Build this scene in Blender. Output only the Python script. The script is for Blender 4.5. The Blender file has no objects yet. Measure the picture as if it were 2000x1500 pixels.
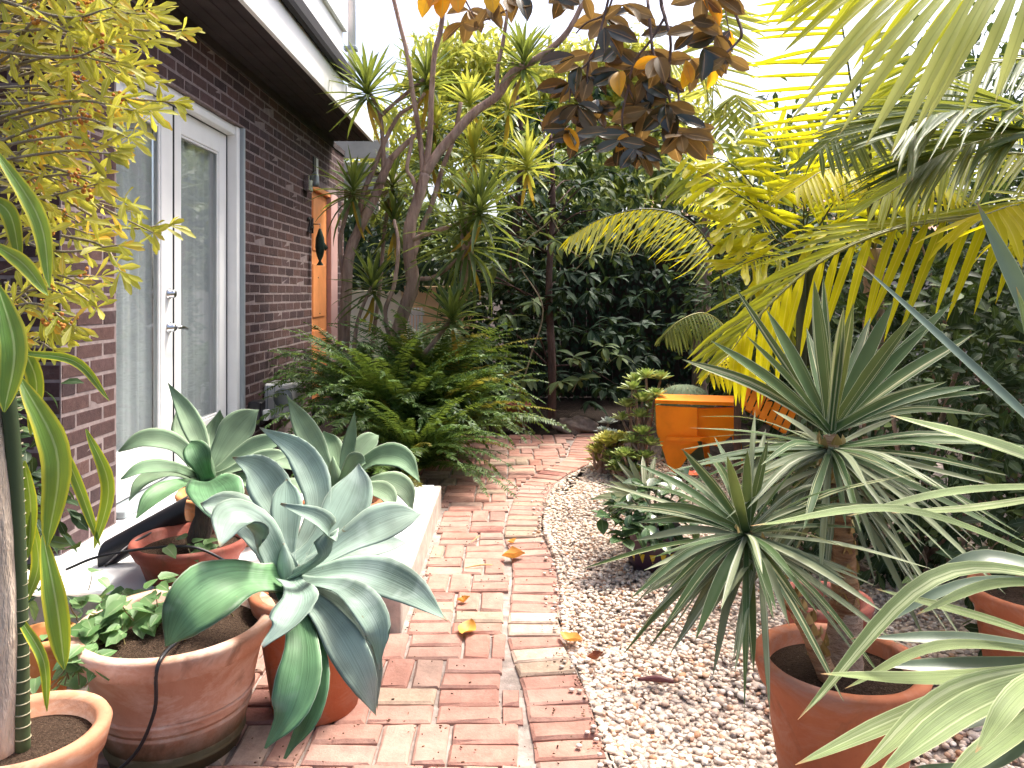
import bpy, math
import numpy as np
from mathutils import Vector, Matrix

# ------------------------------------------------------------------ camera, sky, sun, exposure
S = bpy.context.scene
COL = S.collection
F, CX, HZ, H = 1500.0, 1000.0, 572.0, 1.14       # focal length (px of a 2000 px wide frame), eye height
cam = bpy.data.cameras.new('camera')
cam.sensor_width = 36.0
cam.lens = 36.0 * F / 2000.0
cam.shift_y = -(750.0 - HZ) / 2000.0
cam.clip_start = 0.05
cam.clip_end = 500.0
camo = bpy.data.objects.new('camera', cam)
camo.location = (0, 0, H)
camo.rotation_euler = (math.radians(90), 0, 0)
COL.objects.link(camo)
S.camera = camo

SUN_EL, SUN_AZ = math.radians(62), math.radians(46)       # azimuth from +Y towards +X
W = bpy.data.worlds.new('World'); S.world = W; W.use_nodes = True
wn, wl = W.node_tree.nodes, W.node_tree.links
sky = wn.new('ShaderNodeTexSky'); sky.sky_type = 'NISHITA'; sky.sun_disc = False
sky.sun_elevation = SUN_EL; sky.sun_rotation = SUN_AZ
sky.dust_density = 6.0; sky.air_density = 0.8; sky.ozone_density = 1.0
bg = wn['Background']; bg.inputs['Strength'].default_value = 0.15
wl.new(sky.outputs['Color'], bg.inputs['Color'])
sun = bpy.data.lights.new('sun', 'SUN'); sun.energy = 2.7; sun.angle = math.radians(12.0); sun.color = (1.0, 0.95, 0.86)
suno = bpy.data.objects.new('sun', sun)
sd = Vector((math.sin(SUN_AZ) * math.cos(SUN_EL), math.cos(SUN_AZ) * math.cos(SUN_EL), math.sin(SUN_EL)))
suno.rotation_euler = sd.to_track_quat('Z', 'Y').to_euler(); suno.location = (4, 6, 12)
COL.objects.link(suno)
S.view_settings.view_transform = 'Standard'; S.view_settings.look = 'None'
S.view_settings.gamma = 1.0; S.view_settings.use_curve_mapping = False
S.view_settings.exposure = 1.5
S.render.engine = 'CYCLES'
S.cycles.use_denoising = True
S.cycles.max_bounces = 4; S.cycles.diffuse_bounces = 3; S.cycles.glossy_bounces = 2; S.cycles.use_adaptive_sampling = True; S.cycles.adaptive_threshold = 0.03
S.cycles.transmission_bounces = 5; S.cycles.transparent_max_bounces = 8
S.cycles.caustics_reflective = False; S.cycles.caustics_refractive = False

# ------------------------------------------------------------------ helpers
RNG = np.random.default_rng(7)
def U(a, b): return float(RNG.uniform(a, b))
Z = Vector((0, 0, 1))
EYE = Vector((0, 0, H))
def P(px, py, Y): return Vector(((px - CX) / F * Y, Y, H + (HZ - py) / F * Y))
def G(px, py, z=0.0): return P(px, py, F * (H - z) / (py - HZ))

class MB:
    """collects geometry for ONE mesh"""
    def __init__(s): s.v, s.q, s.t, s.uv, s.n = [], [], [], [], 0
    def add(s, v, q=None, t=None, uv=None):
        v = np.asarray(v, float).reshape(-1, 3)
        if q is not None and len(q): s.q.append(np.asarray(q, int).reshape(-1, 4) + s.n)
        if t is not None and len(t): s.t.append(np.asarray(t, int).reshape(-1, 3) + s.n)
        s.uv.append(np.zeros((len(v), 2)) if uv is None else np.asarray(uv, float).reshape(-1, 2))
        s.v.append(v); s.n += len(v)
    def mesh(s, name, mat, smooth=True):
        me = bpy.data.meshes.new(name)
        v = np.concatenate(s.v); uv = np.concatenate(s.uv)
        q = np.concatenate(s.q) if s.q else np.zeros((0, 4), int)
        t = np.concatenate(s.t) if s.t else np.zeros((0, 3), int)
        loops = np.concatenate([q.ravel(), t.ravel()]).astype(np.int32)
        tot = np.concatenate([np.full(len(q), 4), np.full(len(t), 3)]).astype(np.int32)
        start = np.concatenate([[0], np.cumsum(tot)[:-1]]).astype(np.int32)
        me.vertices.add(len(v)); me.vertices.foreach_set('co', v.ravel().astype(np.float32))
        me.loops.add(len(loops)); me.loops.foreach_set('vertex_index', loops)
        me.polygons.add(len(tot)); me.polygons.foreach_set('loop_start', start); me.polygons.foreach_set('loop_total', tot)
        me.polygons.foreach_set('use_smooth', np.full(len(tot), bool(smooth)))
        ul = me.uv_layers.new(name='UVMap')
        ul.data.foreach_set('uv', uv[loops].ravel().astype(np.float32))
        me.update(calc_edges=True)
        if mat: me.materials.append(mat)
        return me
    def build(s, name, mat, parent=None, smooth=True, kind=None, label=None):
        return link(name, s.mesh(name, mat, smooth), parent, kind=kind, label=label)

def link(name, data, parent=None, matrix=None, kind=None, label=None):
    o = bpy.data.objects.new(name, data); COL.objects.link(o)
    if parent is not None:
        o.parent = parent
        if parent.type == 'EMPTY' and parent.parent is None:
            o.matrix_parent_inverse = Matrix.Translation(-parent.location)
    if matrix is not None: o.matrix_basis = matrix
    if kind: o['kind'] = kind
    if label: o['label'] = label
    return o
def tag(o, label, cat, group=None):
    o['label'] = label; o['category'] = cat
    if group: o['group'] = group
    return o
def thing(name, label, cat, loc, group=None):
    o = bpy.data.objects.new(name, None); COL.objects.link(o)
    o.location = loc; o.empty_display_size = 0.05
    return tag(o, label, cat, group)
def struct(o): o['kind'] = 'structure'; return o

BOXQ = [(0, 3, 2, 1), (4, 5, 6, 7), (0, 1, 5, 4), (1, 2, 6, 5), (2, 3, 7, 6), (3, 0, 4, 7)]
def box(mb, a, b):
    (x0, y0, z0), (x1, y1, z1) = a, b
    mb.add([(x0, y0, z0), (x1, y0, z0), (x1, y1, z0), (x0, y1, z0), (x0, y0, z1), (x1, y0, z1), (x1, y1, z1), (x0, y1, z1)], BOXQ)
def rbox(mb, a, b, c=0.004):
    """box with chamfered edges: every face inset, joined by chamfers"""
    import bmesh
    bm = bmesh.new(); bmesh.ops.create_cube(bm, size=1.0)
    a, b = Vector(a), Vector(b); ce, d = (a + b) / 2, b - a
    for v in bm.verts: v.co = Vector((v.co.x * d.x, v.co.y * d.y, v.co.z * d.z)) + ce
    bmesh.ops.bevel(bm, geom=list(bm.edges), offset=c, segments=1, affect='EDGES', profile=0.5)
    bm.verts.index_update()
    vs = [v.co[:] for v in bm.verts]; q = [[v.index for v in f.verts] for f in bm.faces if len(f.verts) == 4]
    t = [[v.index for v in f.verts] for f in bm.faces if len(f.verts) == 3]
    bm.free(); mb.add(vs, q, t)
def spline(pts, n):
    p = np.array([list(x) for x in pts], float)
    if len(p) == 2: return np.array([p[0] + (p[1] - p[0]) * k / (n - 1) for k in range(n)])
    e = np.vstack([2 * p[0] - p[1], p, 2 * p[-1] - p[-2]])
    m = len(p) - 1; out = []
    for k in range(n):
        s = k / (n - 1) * m; i = min(int(s), m - 1); u = s - i
        a, b, c, d = e[i], e[i + 1], e[i + 2], e[i + 3]
        out.append(0.5 * ((2 * b) + (c - a) * u + (2 * a - 5 * b + 4 * c - d) * u * u + (3 * b - a - 3 * c + d) * u ** 3))
    return np.array(out)
def nrm(a):
    a = np.asarray(a, float)
    return a / np.maximum(np.linalg.norm(a, axis=-1, keepdims=True), 1e-9)
def tangents(p):
    return nrm(np.gradient(p, axis=0))
def tube(mb, pts, radii, sides=8, n=None, cap=True, wob=0.0):
    p = spline(pts, n) if n else np.array([list(x) for x in pts], float)
    m = len(p); r = np.interp(np.linspace(0, 1, m), np.linspace(0, 1, len(radii)), radii)
    T = tangents(p); ref = np.array([0.31, 0.95, 0.05]) if abs(T[0][2]) > 0.5 else np.array([0, 0, 1.0])
    vs, uv = [], []
    for i in range(m):
        a = nrm(np.cross(T[i], ref)); b = np.cross(T[i], a)
        for k in range(sides):
            th = 2 * math.pi * k / sides
            rr = r[i] * (1 + (RNG.uniform(-wob, wob) if wob else 0))
            vs.append(p[i] + (a * math.cos(th) + b * math.sin(th)) * rr); uv.append((k / sides, i / (m - 1)))
    q = [(i * sides + k, i * sides + (k + 1) % sides, (i + 1) * sides + (k + 1) % sides, (i + 1) * sides + k) for i in range(m - 1) for k in range(sides)]
    t = []
    if cap:
        for i0, pt in ((0, p[0]), ((m - 1) * sides, p[-1])):
            vs.append(pt); uv.append((0.5, 0.5)); c = len(vs) - 1
            t += [(i0 + k, i0 + (k + 1) % sides, c) if i0 else (i0 + (k + 1) % sides, i0 + k, c) for k in range(sides)]
    mb.add(vs, q, t, uv)
def lathe(mb, prof, c=(0, 0, 0), seg=48, wob=0.0):
    """prof: (radius, z) from the inside bottom up and over the rim and down the outside"""
    ph = [2 * math.pi * k / seg for k in range(seg)]; vs, uv = [], []
    dr = [1 + wob * math.sin(3 * p + 1) + wob * 0.6 * math.sin(5 * p) for p in ph]
    for i, (r, z) in enumerate(prof):
        for k, p in enumerate(ph):
            vs.append((c[0] + r * dr[k] * math.cos(p), c[1] + r * dr[k] * math.sin(p), c[2] + z)); uv.append((k / seg, i / len(prof)))
    q = [(i * seg + k, (i + 1) * seg + k, (i + 1) * seg + (k + 1) % seg, i * seg + (k + 1) % seg) for i in range(len(prof) - 1) for k in range(seg)]
    mb.add(vs, q, None, uv)

PROF = dict(
    lance=[(0, .12), (.2, .6), (.45, 1), (.75, .68), (.92, .25), (1, .02)],
    oval=[(0, .1), (.12, .5), (.4, .98), (.6, 1), (.8, .75), (.94, .35), (1, .03)],
    strap=[(0, .6), (.25, .95), (.5, 1), (.75, .8), (.92, .35), (1, .02)],
    sword=[(0, .85), (.15, .7), (.5, 1), (.75, .8), (.92, .35), (1, .02)],
    spat=[(0, .12), (.3, .38), (.6, .8), (.8, 1), (.94, .75), (1, .25)],
    agave=[(0, .62), (.15, .5), (.35, .74), (.5, 1), (.63, .92), (.76, .67), (.87, .36), (.95, .13), (1, .015)],
    taper=[(0, .45), (.12, 1), (.45, .9), (.75, .55), (.92, .2), (1, .02)],
    fish=[(0, .1), (.3, .45), (.65, .9), (.85, 1), (.95, .8), (1, .45)],
    heart=[(0, .5), (.08, .85), (.3, 1), (.6, .8), (.85, .35), (1, .03)])
def wprof(name, t):
    a = np.array(PROF[name]); return np.interp(t, a[:, 0], a[:, 1])
def tmpl(prof, n=5, cols=3, fold=0.1, curl=0.5, asp=0.35, wave=0.0):
    """leaf of unit length along +y, unit width along x; curl bends it to -z"""
    t = np.linspace(0, 1, n + 1); th = curl * t
    y = np.concatenate([[0], np.cumsum(np.cos((th[1:] + th[:-1]) / 2)) / n]); z = -np.concatenate([[0], np.cumsum(np.sin((th[1:] + th[:-1]) / 2)) / n])
    w = wprof(prof, t); u = np.linspace(-1, 1, cols); vs, uv = [], []
    for i in range(n + 1):
        for c in range(cols):
            vs.append((u[c] * w[i] / 2, y[i], z[i] + fold * abs(u[c]) * w[i] * asp + wave * asp * math.sin(9 * t[i] + c * 2) * abs(u[c])))
            uv.append((0.5 + u[c] / 2, t[i]))
    q = [(i * cols + c, i * cols + c + 1, (i + 1) * cols + c + 1, (i + 1) * cols + c) for i in range(n) for c in range(cols - 1)]
    return np.array(vs), np.array(q), np.array(uv)
def frames(d, up):
    y = nrm(d); x = nrm(np.cross(y, up)); z = np.cross(x, y); return x, y, z
def place(mb, T, pos, d, up, L, Wd):
    v, q, uv = T; pos = np.asarray(pos, float).reshape(-1, 3); N = len(pos)
    x, y, z = frames(np.asarray(d, float).reshape(-1, 3), np.asarray(up, float).reshape(-1, 3))
    L = np.broadcast_to(np.asarray(L, float), (N,)); Wd = np.broadcast_to(np.asarray(Wd, float), (N,))
    out = pos[:, None, :] + x[:, None, :] * (v[None, :, 0:1] * Wd[:, None, None]) + y[:, None, :] * (v[None, :, 1:2] * L[:, None, None]) + z[:, None, :] * (v[None, :, 2:3] * L[:, None, None])
    qq = (q[None] + (np.arange(N) * len(v))[:, None, None]).reshape(-1, 4)
    mb.add(out.reshape(-1, 3), qq, None, np.tile(uv, (N, 1)))
def leaves(parent, name, mat, tmpls, pos, d, up, L, Wd, split=0, rest='foliage'):
    """the leaves that show largest become objects of their own (shared meshes), the rest one part of kind stuff"""
    pos, d = np.asarray(pos, float), np.asarray(d, float); up = np.broadcast_to(np.asarray(up, float), pos.shape)
    N = len(pos); L = np.broadcast_to(np.asarray(L, float), (N,)); Wd = np.broadcast_to(np.asarray(Wd, float), (N,))
    which = RNG.integers(0, len(tmpls), N)
    if split:
        mid = pos + nrm(d) * L[:, None] * 0.5
        px = CX + F * mid[:, 0] / np.maximum(mid[:, 1], .3); py = HZ - F * (mid[:, 2] - H) / np.maximum(mid[:, 1], .3)
        score = L * Wd / np.maximum(mid[:, 1], .3) ** 2 * np.where((px > -30) & (px < 2030) & (py > -30) & (py < 1530), 1, 0.001)
        order = np.argsort(-score); single = order[:split]; joined = order[split:]
        mes = []
        for T in tmpls:
            m = MB(); m.add(T[0], T[1], None, T[2]); mes.append(m.mesh(name, mat))
        x, y, z = frames(d, up)
        for i in single:
            M = Matrix(((x[i][0] * Wd[i], y[i][0] * L[i], z[i][0] * L[i], pos[i][0]), (x[i][1] * Wd[i], y[i][1] * L[i], z[i][1] * L[i], pos[i][1]),
                        (x[i][2] * Wd[i], y[i][2] * L[i], z[i][2] * L[i], pos[i][2]), (0, 0, 0, 1)))
            link(name, mes[which[i]], parent, M)
    else: joined = np.arange(N)
    if len(joined):
        mb = MB()
        for k, T in enumerate(tmpls):
            s = joined[which[joined] == k]
            if len(s): place(mb, T, pos[s], d[s], up[s], L[s], Wd[s])
        return mb.build(rest, mat, parent, kind='stuff')
def blade(parent, name, pts, width, mat, prof='sword', fold=0.12, up=None, n=14, cols=5, thick=0.0, twist=0.0, wave=0.0, label=None):
    """one leaf drawn through its own control points"""
    p = spline(pts, n); T = tangents(p); up = np.array(list(up if up is not None else Z), float)
    t = np.linspace(0, 1, n); w = wprof(prof, t) * width; vs, uv = [], []
    us = np.linspace(-1, 1, cols)
    for i in range(n):
        s = nrm(np.cross(T[i], up)); nn = np.cross(s, T[i]); a = twist * t[i]
        s, nn = s * math.cos(a) + nn * math.sin(a), nn * math.cos(a) - s * math.sin(a)
        wv = wave * width * math.sin(7 * t[i] + 1)
        for u in us:
            vs.append(p[i] + s * u * w[i] / 2 + nn * (fold * w[i] * abs(u) ** 1.6 + wv * u)); uv.append((.5 + u / 2, t[i]))
        if thick:
            for u in us[1:-1][::-1]:
                vs.append(p[i] + s * u * w[i] / 2 + nn * (fold * w[i] * abs(u) ** 1.6 + wv * u - thick * (1 - .8 * t[i]) * math.sqrt(1 - u * u))); uv.append((.5 + u / 2, t[i]))
    k = cols + (cols - 2 if thick else 0)
    if thick: q = [(i * k + c, i * k + (c + 1) % k, (i + 1) * k + (c + 1) % k, (i + 1) * k + c) for i in range(n - 1) for c in range(k)]
    else: q = [(i * k + c, i * k + c + 1, (i + 1) * k + c + 1, (i + 1) * k + c) for i in range(n - 1) for c in range(k - 1)]
    mb = MB(); mb.add(vs, q, None, uv)
    return mb.build(name, mat, parent, label=label)
def sph(az, pitch): return np.array([math.cos(pitch) * math.sin(az), math.cos(pitch) * math.cos(az), math.sin(pitch)])

# ------------------------------------------------------------------ materials (procedural)
def newmat(name):
    m = bpy.data.materials.new(name); m.use_nodes = True
    nt = m.node_tree; nt.nodes.remove(nt.nodes['Principled BSDF'])
    return m, nt, nt.nodes['Material Output']
def nd(nt, ty, **kw):
    n = nt.nodes.new(ty)
    for k, v in kw.items():
        if k in n.inputs: n.inputs[k].default_value = v
        else: setattr(n, k, v)
    return n
def c4(c): return (c[0], c[1], c[2], 1.0)
def mixc(nt, fac, a, b, mode='MIX'):
    n = nt.nodes.new('ShaderNodeMix'); n.data_type = 'RGBA'; n.blend_type = mode
    for s, v in ((n.inputs[0], fac), (n.inputs[6], a), (n.inputs[7], b)):
        if isinstance(v, bpy.types.NodeSocket): nt.links.new(v, s)
        elif isinstance(v, (int, float)): s.default_value = v
        else: s.default_value = c4(v)
    return n.outputs[2]
def mathn(nt, op, a, b=None):
    n = nt.nodes.new('ShaderNodeMath'); n.operation = op
    for i, v in enumerate((a, b)):
        if v is None: continue
        if isinstance(v, bpy.types.NodeSocket): nt.links.new(v, n.inputs[i])
        else: n.inputs[i].default_value = v
    return n.outputs[0]
def ramp(nt, fac, stops, interp='LINEAR'):
    r = nt.nodes.new('ShaderNodeValToRGB'); r.color_ramp.interpolation = interp
    el = r.color_ramp.elements
    while len(el) > 1: el.remove(el[-1])
    el[0].position = stops[0][0]; el[0].color = c4(stops[0][1])
    for p, c in stops[1:]:
        e = el.new(p); e.color = c4(c)
    nt.links.new(fac, r.inputs[0]); return r.outputs[0]
def noise(nt, scale, detail=3, rough=.6, coord='Object', stretch=None, dist=0.0):
    tc = nt.nodes.new('ShaderNodeTexCoord'); n = nd(nt, 'ShaderNodeTexNoise', Scale=scale, Detail=detail, Roughness=rough, Distortion=dist)
    src = tc.outputs[coord]
    if coord == 'World': pass
    if stretch:
        mp = nt.nodes.new('ShaderNodeMapping'); mp.inputs['Scale'].default_value = stretch
        nt.links.new(src, mp.inputs['Vector']); src = mp.outputs[0]
    nt.links.new(src, n.inputs['Vector']); return n.outputs['Fac']
def worldnoise(nt, scale, detail=3, rough=.6, dist=0.0, stretch=None):
    g = nt.nodes.new('ShaderNodeNewGeometry'); n = nd(nt, 'ShaderNodeTexNoise', Scale=scale, Detail=detail, Roughness=rough, Distortion=dist)
    src = g.outputs['Position']
    if stretch:
        mp = nt.nodes.new('ShaderNodeMapping'); mp.inputs['Scale'].default_value = stretch
        nt.links.new(src, mp.inputs['Vector']); src = mp.outputs[0]
    nt.links.new(src, n.inputs['Vector']); return n.outputs['Fac']
def rnd(nt):
    o = nt.nodes.new('ShaderNodeObjectInfo'); g = nt.nodes.new('ShaderNodeNewGeometry')
    return mathn(nt, 'FRACT', mathn(nt, 'ADD', o.outputs['Random'], g.outputs['Random Per Island']))
def uvx(nt):
    u = nt.nodes.new('ShaderNodeUVMap'); s = nt.nodes.new('ShaderNodeSeparateXYZ'); nt.links.new(u.outputs[0], s.inputs[0]); return s.outputs[0], s.outputs[1]
def bump(nt, h, strength=.3, dist=.01):
    b = nd(nt, 'ShaderNodeBump', Strength=strength, Distance=dist); nt.links.new(h, b.inputs['Height']); return b.outputs[0]
def finish(nt, out, col, rough=.5, spec=.5, metal=0.0, normal=None, trans=None, ta=0.0):
    p = nd(nt, 'ShaderNodeBsdfPrincipled'); p.inputs['Metallic'].default_value = metal
    p.inputs['Specular IOR Level'].default_value = spec
    for s, v in ((p.inputs['Base Color'], col), (p.inputs['Roughness'], rough)):
        if isinstance(v, bpy.types.NodeSocket): nt.links.new(v, s)
        elif isinstance(v, (int, float)): s.default_value = v
        else: s.default_value = c4(v)
    if normal is not None: nt.links.new(normal, p.inputs['Normal'])
    sh = p.outputs[0]
    if ta:
        tr = nt.nodes.new('ShaderNodeBsdfTranslucent')
        if isinstance(trans, bpy.types.NodeSocket): nt.links.new(trans, tr.inputs[0])
        else: tr.inputs[0].default_value = c4(trans)
        mx = nt.nodes.new('ShaderNodeMixShader'); mx.inputs[0].default_value = ta
        nt.links.new(sh, mx.inputs[1]); nt.links.new(tr.outputs[0], mx.inputs[2]); sh = mx.outputs[0]
    nt.links.new(sh, out.inputs['Surface'])

def leafmat(name, c1, c2, trans=(.3, .3, .02), ta=.35, rough=.42, spec=.45, back=None, edge=None, edgew=.12, rib=None, ribw=.05, stripes=None, tip=None, nz=6.0, namt=.35, c3=None, bumpy=0.0, streak=0.0, scar=None, bloom=None, tmix=.45):
    m, nt, out = newmat(name)
    r = rnd(nt)
    stops = [(0, c1), (1, c2)] if c3 is None else [(0, c1), (.72, c2), (.86, c2), (1, c3)]
    col = ramp(nt, r, stops)
    u, v = uvx(nt)
    e = mathn(nt, 'ABSOLUTE', mathn(nt, 'SUBTRACT', u, .5))          # 0 at the midrib, .5 at the margin
    if stripes:
        w = nd(nt, 'ShaderNodeTexNoise', Scale=1.0, Detail=2); mp = nt.nodes.new('ShaderNodeMapping'); tc = nt.nodes.new('ShaderNodeUVMap')
        mp.inputs['Scale'].default_value = (4.2, .15, 1); nt.links.new(tc.outputs[0], mp.inputs[0])
        av = nt.nodes.new('ShaderNodeVectorMath'); av.operation = 'ADD'; nt.links.new(mp.outputs[0], av.inputs[0])
        cb = nt.nodes.new('ShaderNodeCombineXYZ'); nt.links.new(mathn(nt, 'MULTIPLY', r, 37.0), cb.inputs[2]); nt.links.new(cb.outputs[0], av.inputs[1])
        nt.links.new(av.outputs[0], w.inputs['Vector'])
        f = ramp(nt, w.outputs['Fac'], [(stripes[1], (0, 0, 0)), (stripes[1] + .05, (1, 1, 1))])
        col = mixc(nt, f, col, stripes[0])
    if edge:
        f = ramp(nt, e, [(.5 - edgew * 1.5, (0, 0, 0)), (.5 - edgew * .5, (1, 1, 1))]); col = mixc(nt, f, col, edge)
    if rib:
        f = ramp(nt, e, [(ribw * .4, (1, 1, 1)), (ribw, (0, 0, 0))]); col = mixc(nt, f, col, rib)
    if tip:
        f = ramp(nt, v, [(.95, (0, 0, 0)), (.995, (1, 1, 1))]); col = mixc(nt, f, col, tip)
    if streak:
        tu = nt.nodes.new('ShaderNodeUVMap'); ms = nt.nodes.new('ShaderNodeMapping'); ms.inputs['Scale'].default_value = (26, 1.6, 1); nt.links.new(tu.outputs[0], ms.inputs[0])
        ns = nd(nt, 'ShaderNodeTexNoise', Scale=1.0, Detail=3, Distortion=.4); nt.links.new(ms.outputs[0], ns.inputs['Vector'])
        col = mixc(nt, 1.0, col, ramp(nt, ns.outputs['Fac'], [(.3, (1 - streak,) * 3), (.7, (1 + streak,) * 3)]), 'MULTIPLY')
    n = worldnoise(nt, nz, 2, .6)
    g = ramp(nt, n, [(.3, (1 - namt,) * 3), (.7, (1 + namt * .6,) * 3)])
    col = mixc(nt, 1.0, col, g, 'MULTIPLY')
    if scar:
        col = mixc(nt, ramp(nt, worldnoise(nt, scar[1], 3, .7, .8), [(scar[2], (0, 0, 0)), (scar[2] + .05, (.85,) * 3)]), col, scar[0])
    if bloom:
        col = mixc(nt, ramp(nt, worldnoise(nt, bloom[1], 3, .6, .5), [(bloom[2], (0, 0, 0)), (bloom[2] + .16, (.7,) * 3)]), col, bloom[0])
    tcol = mixc(nt, tmix, col, trans)
    if back:
        gm = nt.nodes.new('ShaderNodeNewGeometry'); col = mixc(nt, gm.outputs['Backfacing'], col, back)
    nb = bump(nt, ns.outputs['Fac'], .35, .004) if streak else None
    finish(nt, out, col, rough, spec, normal=nb, trans=tcol, ta=ta)
    return m
def barkmat(name, c1, c2, scale=14, stretch=(1, 1, .18)):
    m, nt, out = newmat(name); n = worldnoise(nt, scale, 5, .65, stretch=stretch)
    col = ramp(nt, n, [(.3, c1), (.68, c2)]); finish(nt, out, col, .85, .2, normal=bump(nt, n, .9, .03)); return m
def plain(name, col, rough=.5, spec=.4, metal=0.0, namt=.12, nz=5.0, bstr=.15, bscale=60, bdist=.003):
    m, nt, out = newmat(name); n = worldnoise(nt, nz, 4, .6)
    c = mixc(nt, 1.0, col, ramp(nt, n, [(.3, (1 - namt,) * 3), (.7, (1 + namt * .5,) * 3)]), 'MULTIPLY')
    finish(nt, out, c, rough, spec, metal, normal=bump(nt, worldnoise(nt, bscale, 3), bstr, bdist)); return m
def islandmat(name, stops, rough=.8, spec=.2, nz=40, namt=.3, bstr=.5, stain=None, bd=.004, bscale=90):
    """each brick / pebble (its own object or island) takes its own tone"""
    m, nt, out = newmat(name); r = rnd(nt); col = ramp(nt, r, stops)
    n = worldnoise(nt, nz, 5, .7)
    col = mixc(nt, 1.0, col, ramp(nt, n, [(.28, (1 - namt,) * 3), (.72, (1 + namt * .5,) * 3)]), 'MULTIPLY')
    if stain:
        f = ramp(nt, worldnoise(nt, stain[1], 5, .7, .6), [(stain[2], (0, 0, 0)), (stain[3], (.75,) * 3)]); col = mixc(nt, f, col, stain[0])
    finish(nt, out, col, rough, spec, normal=bump(nt, worldnoise(nt, bscale, 4, .7), bstr, bd)); return m
# ------------------------------------------------------------------ the setting: ground, path, gravel, slab
M_soil = islandmat('soil', [(0, (.035, .025, .02)), (1, (.045, .032, .025))], .95, .1, 25, .6, 1.0, bd=.02, bscale=40)
M_potsoil = islandmat('potting_soil', [(0, (.07, .045, .03)), (1, (.1, .065, .045))], .95, .1, 160, .8, 1.0, stain=((.35, .28, .22), 220, .62, .7), bd=.01, bscale=160)
M_mortarbed = plain('joint_sand', (.36, .30, .265), .95, .1, namt=.5, nz=18, bstr=.8, bscale=150)
M_paver = islandmat('old_brick', [(0, (.37, .175, .13)), (.2, (.43, .23, .18)), (.4, (.34, .175, .135)), (.55, (.46, .28, .225)), (.7, (.39, .205, .16)), (.82, (.33, .23, .185)), (.92, (.26, .105, .085)), (1, (.49, .315, .26))],
                    .85, .2, 22, .24, .5, stain=((.50, .34, .27), 6, .48, .80), bd=.006, bscale=70)
M_paver_pale = islandmat('pale_fire_brick', [(0, (.50, .37, .29)), (1, (.55, .42, .33))], .85, .2, 30, .3, .6, stain=((.5, .36, .26), 12, .55, .7))
M_paver_grey = islandmat('grey_tan_brick', [(0, (.36, .27, .20)), (1, (.42, .31, .23))], .85, .2, 30, .3, .6, stain=((.25, .2, .15), 14, .5, .7))
M_pebble = islandmat('pebbles', [(0, (0.68, 0.524, 0.414)), (.15, (0.80, 0.689, 0.576)), (.3, (0.60, 0.446, 0.342)), (.42, (0.74, 0.582, 0.459)), (.55, (0.86, 0.776, 0.675)), (.66, (0.66, 0.485, 0.369)), (.75, (0.40, 0.339, 0.297)), (.83, (0.76, 0.611, 0.486)), (.89, (0.58, 0.291, 0.153)), (.95, (0.15, 0.126, 0.117)), (1, (0.76, 0.640, 0.531))],
                     .55, .35, 60, .25, .3)
M_gravelbed = plain('gravel_bed', (.52, .43, .37), .95, .1, namt=.6, nz=40, bstr=1.0, bscale=120, bdist=.01)
M_slab = plain('painted_concrete', (.78, .79, .80), .6, .3, namt=.08, nz=4)
M_slabedge = plain('bare_concrete', (.52, .46, .40), .9, .15, namt=.35, nz=12, bstr=.6)

def sheet(name, pts, z, mat):
    m = MB(); n = len(pts)
    c = np.mean(np.array(pts), axis=0)
    m.add([(x, y, z) for x, y in pts] + [(c[0], c[1], z)], None, [(i, (i + 1) % n, n) for i in range(n)])
    return struct(m.build(name, mat, smooth=False))
g = MB(); g.add([(-90, -40, -.05), (90, -40, -.05), (90, 160, -.05), (-90, 160, -.05)], [(0, 1, 2, 3)])
ground = struct(g.build('ground', M_soil, smooth=False))

EDGE = np.array([(.30, 1.20), (.275, 1.5), (.245, 1.75), (.237, 1.85), (.222, 2.07), (.206, 2.253), (.175, 2.457), (.162, 2.60), (.165, 2.714), (.178, 3.0), (.178, 3.257), (.161, 3.455), (.142, 3.61), (.149, 3.85),
                 (.183, 4.22), (.24, 4.56), (.341, 4.83), (.48, 5.09), (.558, 5.33), (.60, 5.62), (.66, 5.95), (.70, 6.2)])
def xr(y): return float(np.interp(y, EDGE[:, 1], EDGE[:, 0]))
SLABX, SLABY0, SLABY1, SLABZ = -.375, 2.62, 4.08, .12
def xl(y): return -1.16 if y < SLABY0 - .01 else (SLABX + .012 if y < SLABY1 + .02 else -.62)

path = (sheet('brick_path', [(-1.75, 1.2), (.30, 1.2)] + [(float(a) + .01, float(b)) for a, b in EDGE] + [(-.62, 6.2), (-.62, 4.1), (-1.75, 4.1)], -.013, M_mortarbed))
def paver_mesh(k, l=.175, w=.081, h=.05, mat=M_paver):
    """paver with worn, chipped upper edges; long side on local x, top at z = 0"""
    r = np.random.default_rng(100 + k); j = lambda s: r.uniform(-s, s)
    c = .007; vs = []
    for zz, ins in ((-h, 0), (-.006, 0), (0, c)):
        for sx, sy in ((-1, -1), (0, -1), (1, -1), (1, 1), (0, 1), (-1, 1)):
            vs.append((sx * (l / 2 - ins) + j(.003), sy * (w / 2 - ins) + j(.0025), zz + (j(.002) if zz == 0 else 0)))
    q = [(a * 6 + i, a * 6 + (i + 1) % 6, (a + 1) * 6 + (i + 1) % 6, (a + 1) * 6 + i) for a in (0, 1) for i in range(6)]
    q += [(12, 13, 16, 17), (13, 14, 15, 16)]
    m = MB(); m.add(vs, q); return m.mesh('brick', mat, smooth=False)
PAV = [paver_mesh(k) for k in range(7)]; PAVP = [paver_mesh(20 + k, mat=M_paver_pale) for k in range(2)]; PAVG = [paver_mesh(30 + k, mat=M_paver_grey) for k in range(2)]
def pick():
    r = RNG.random()
    return PAVP[int(RNG.integers(2))] if r < .03 else PAVG[int(RNG.integers(2))] if r < .10 else PAV[int(RNG.integers(7))]
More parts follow.
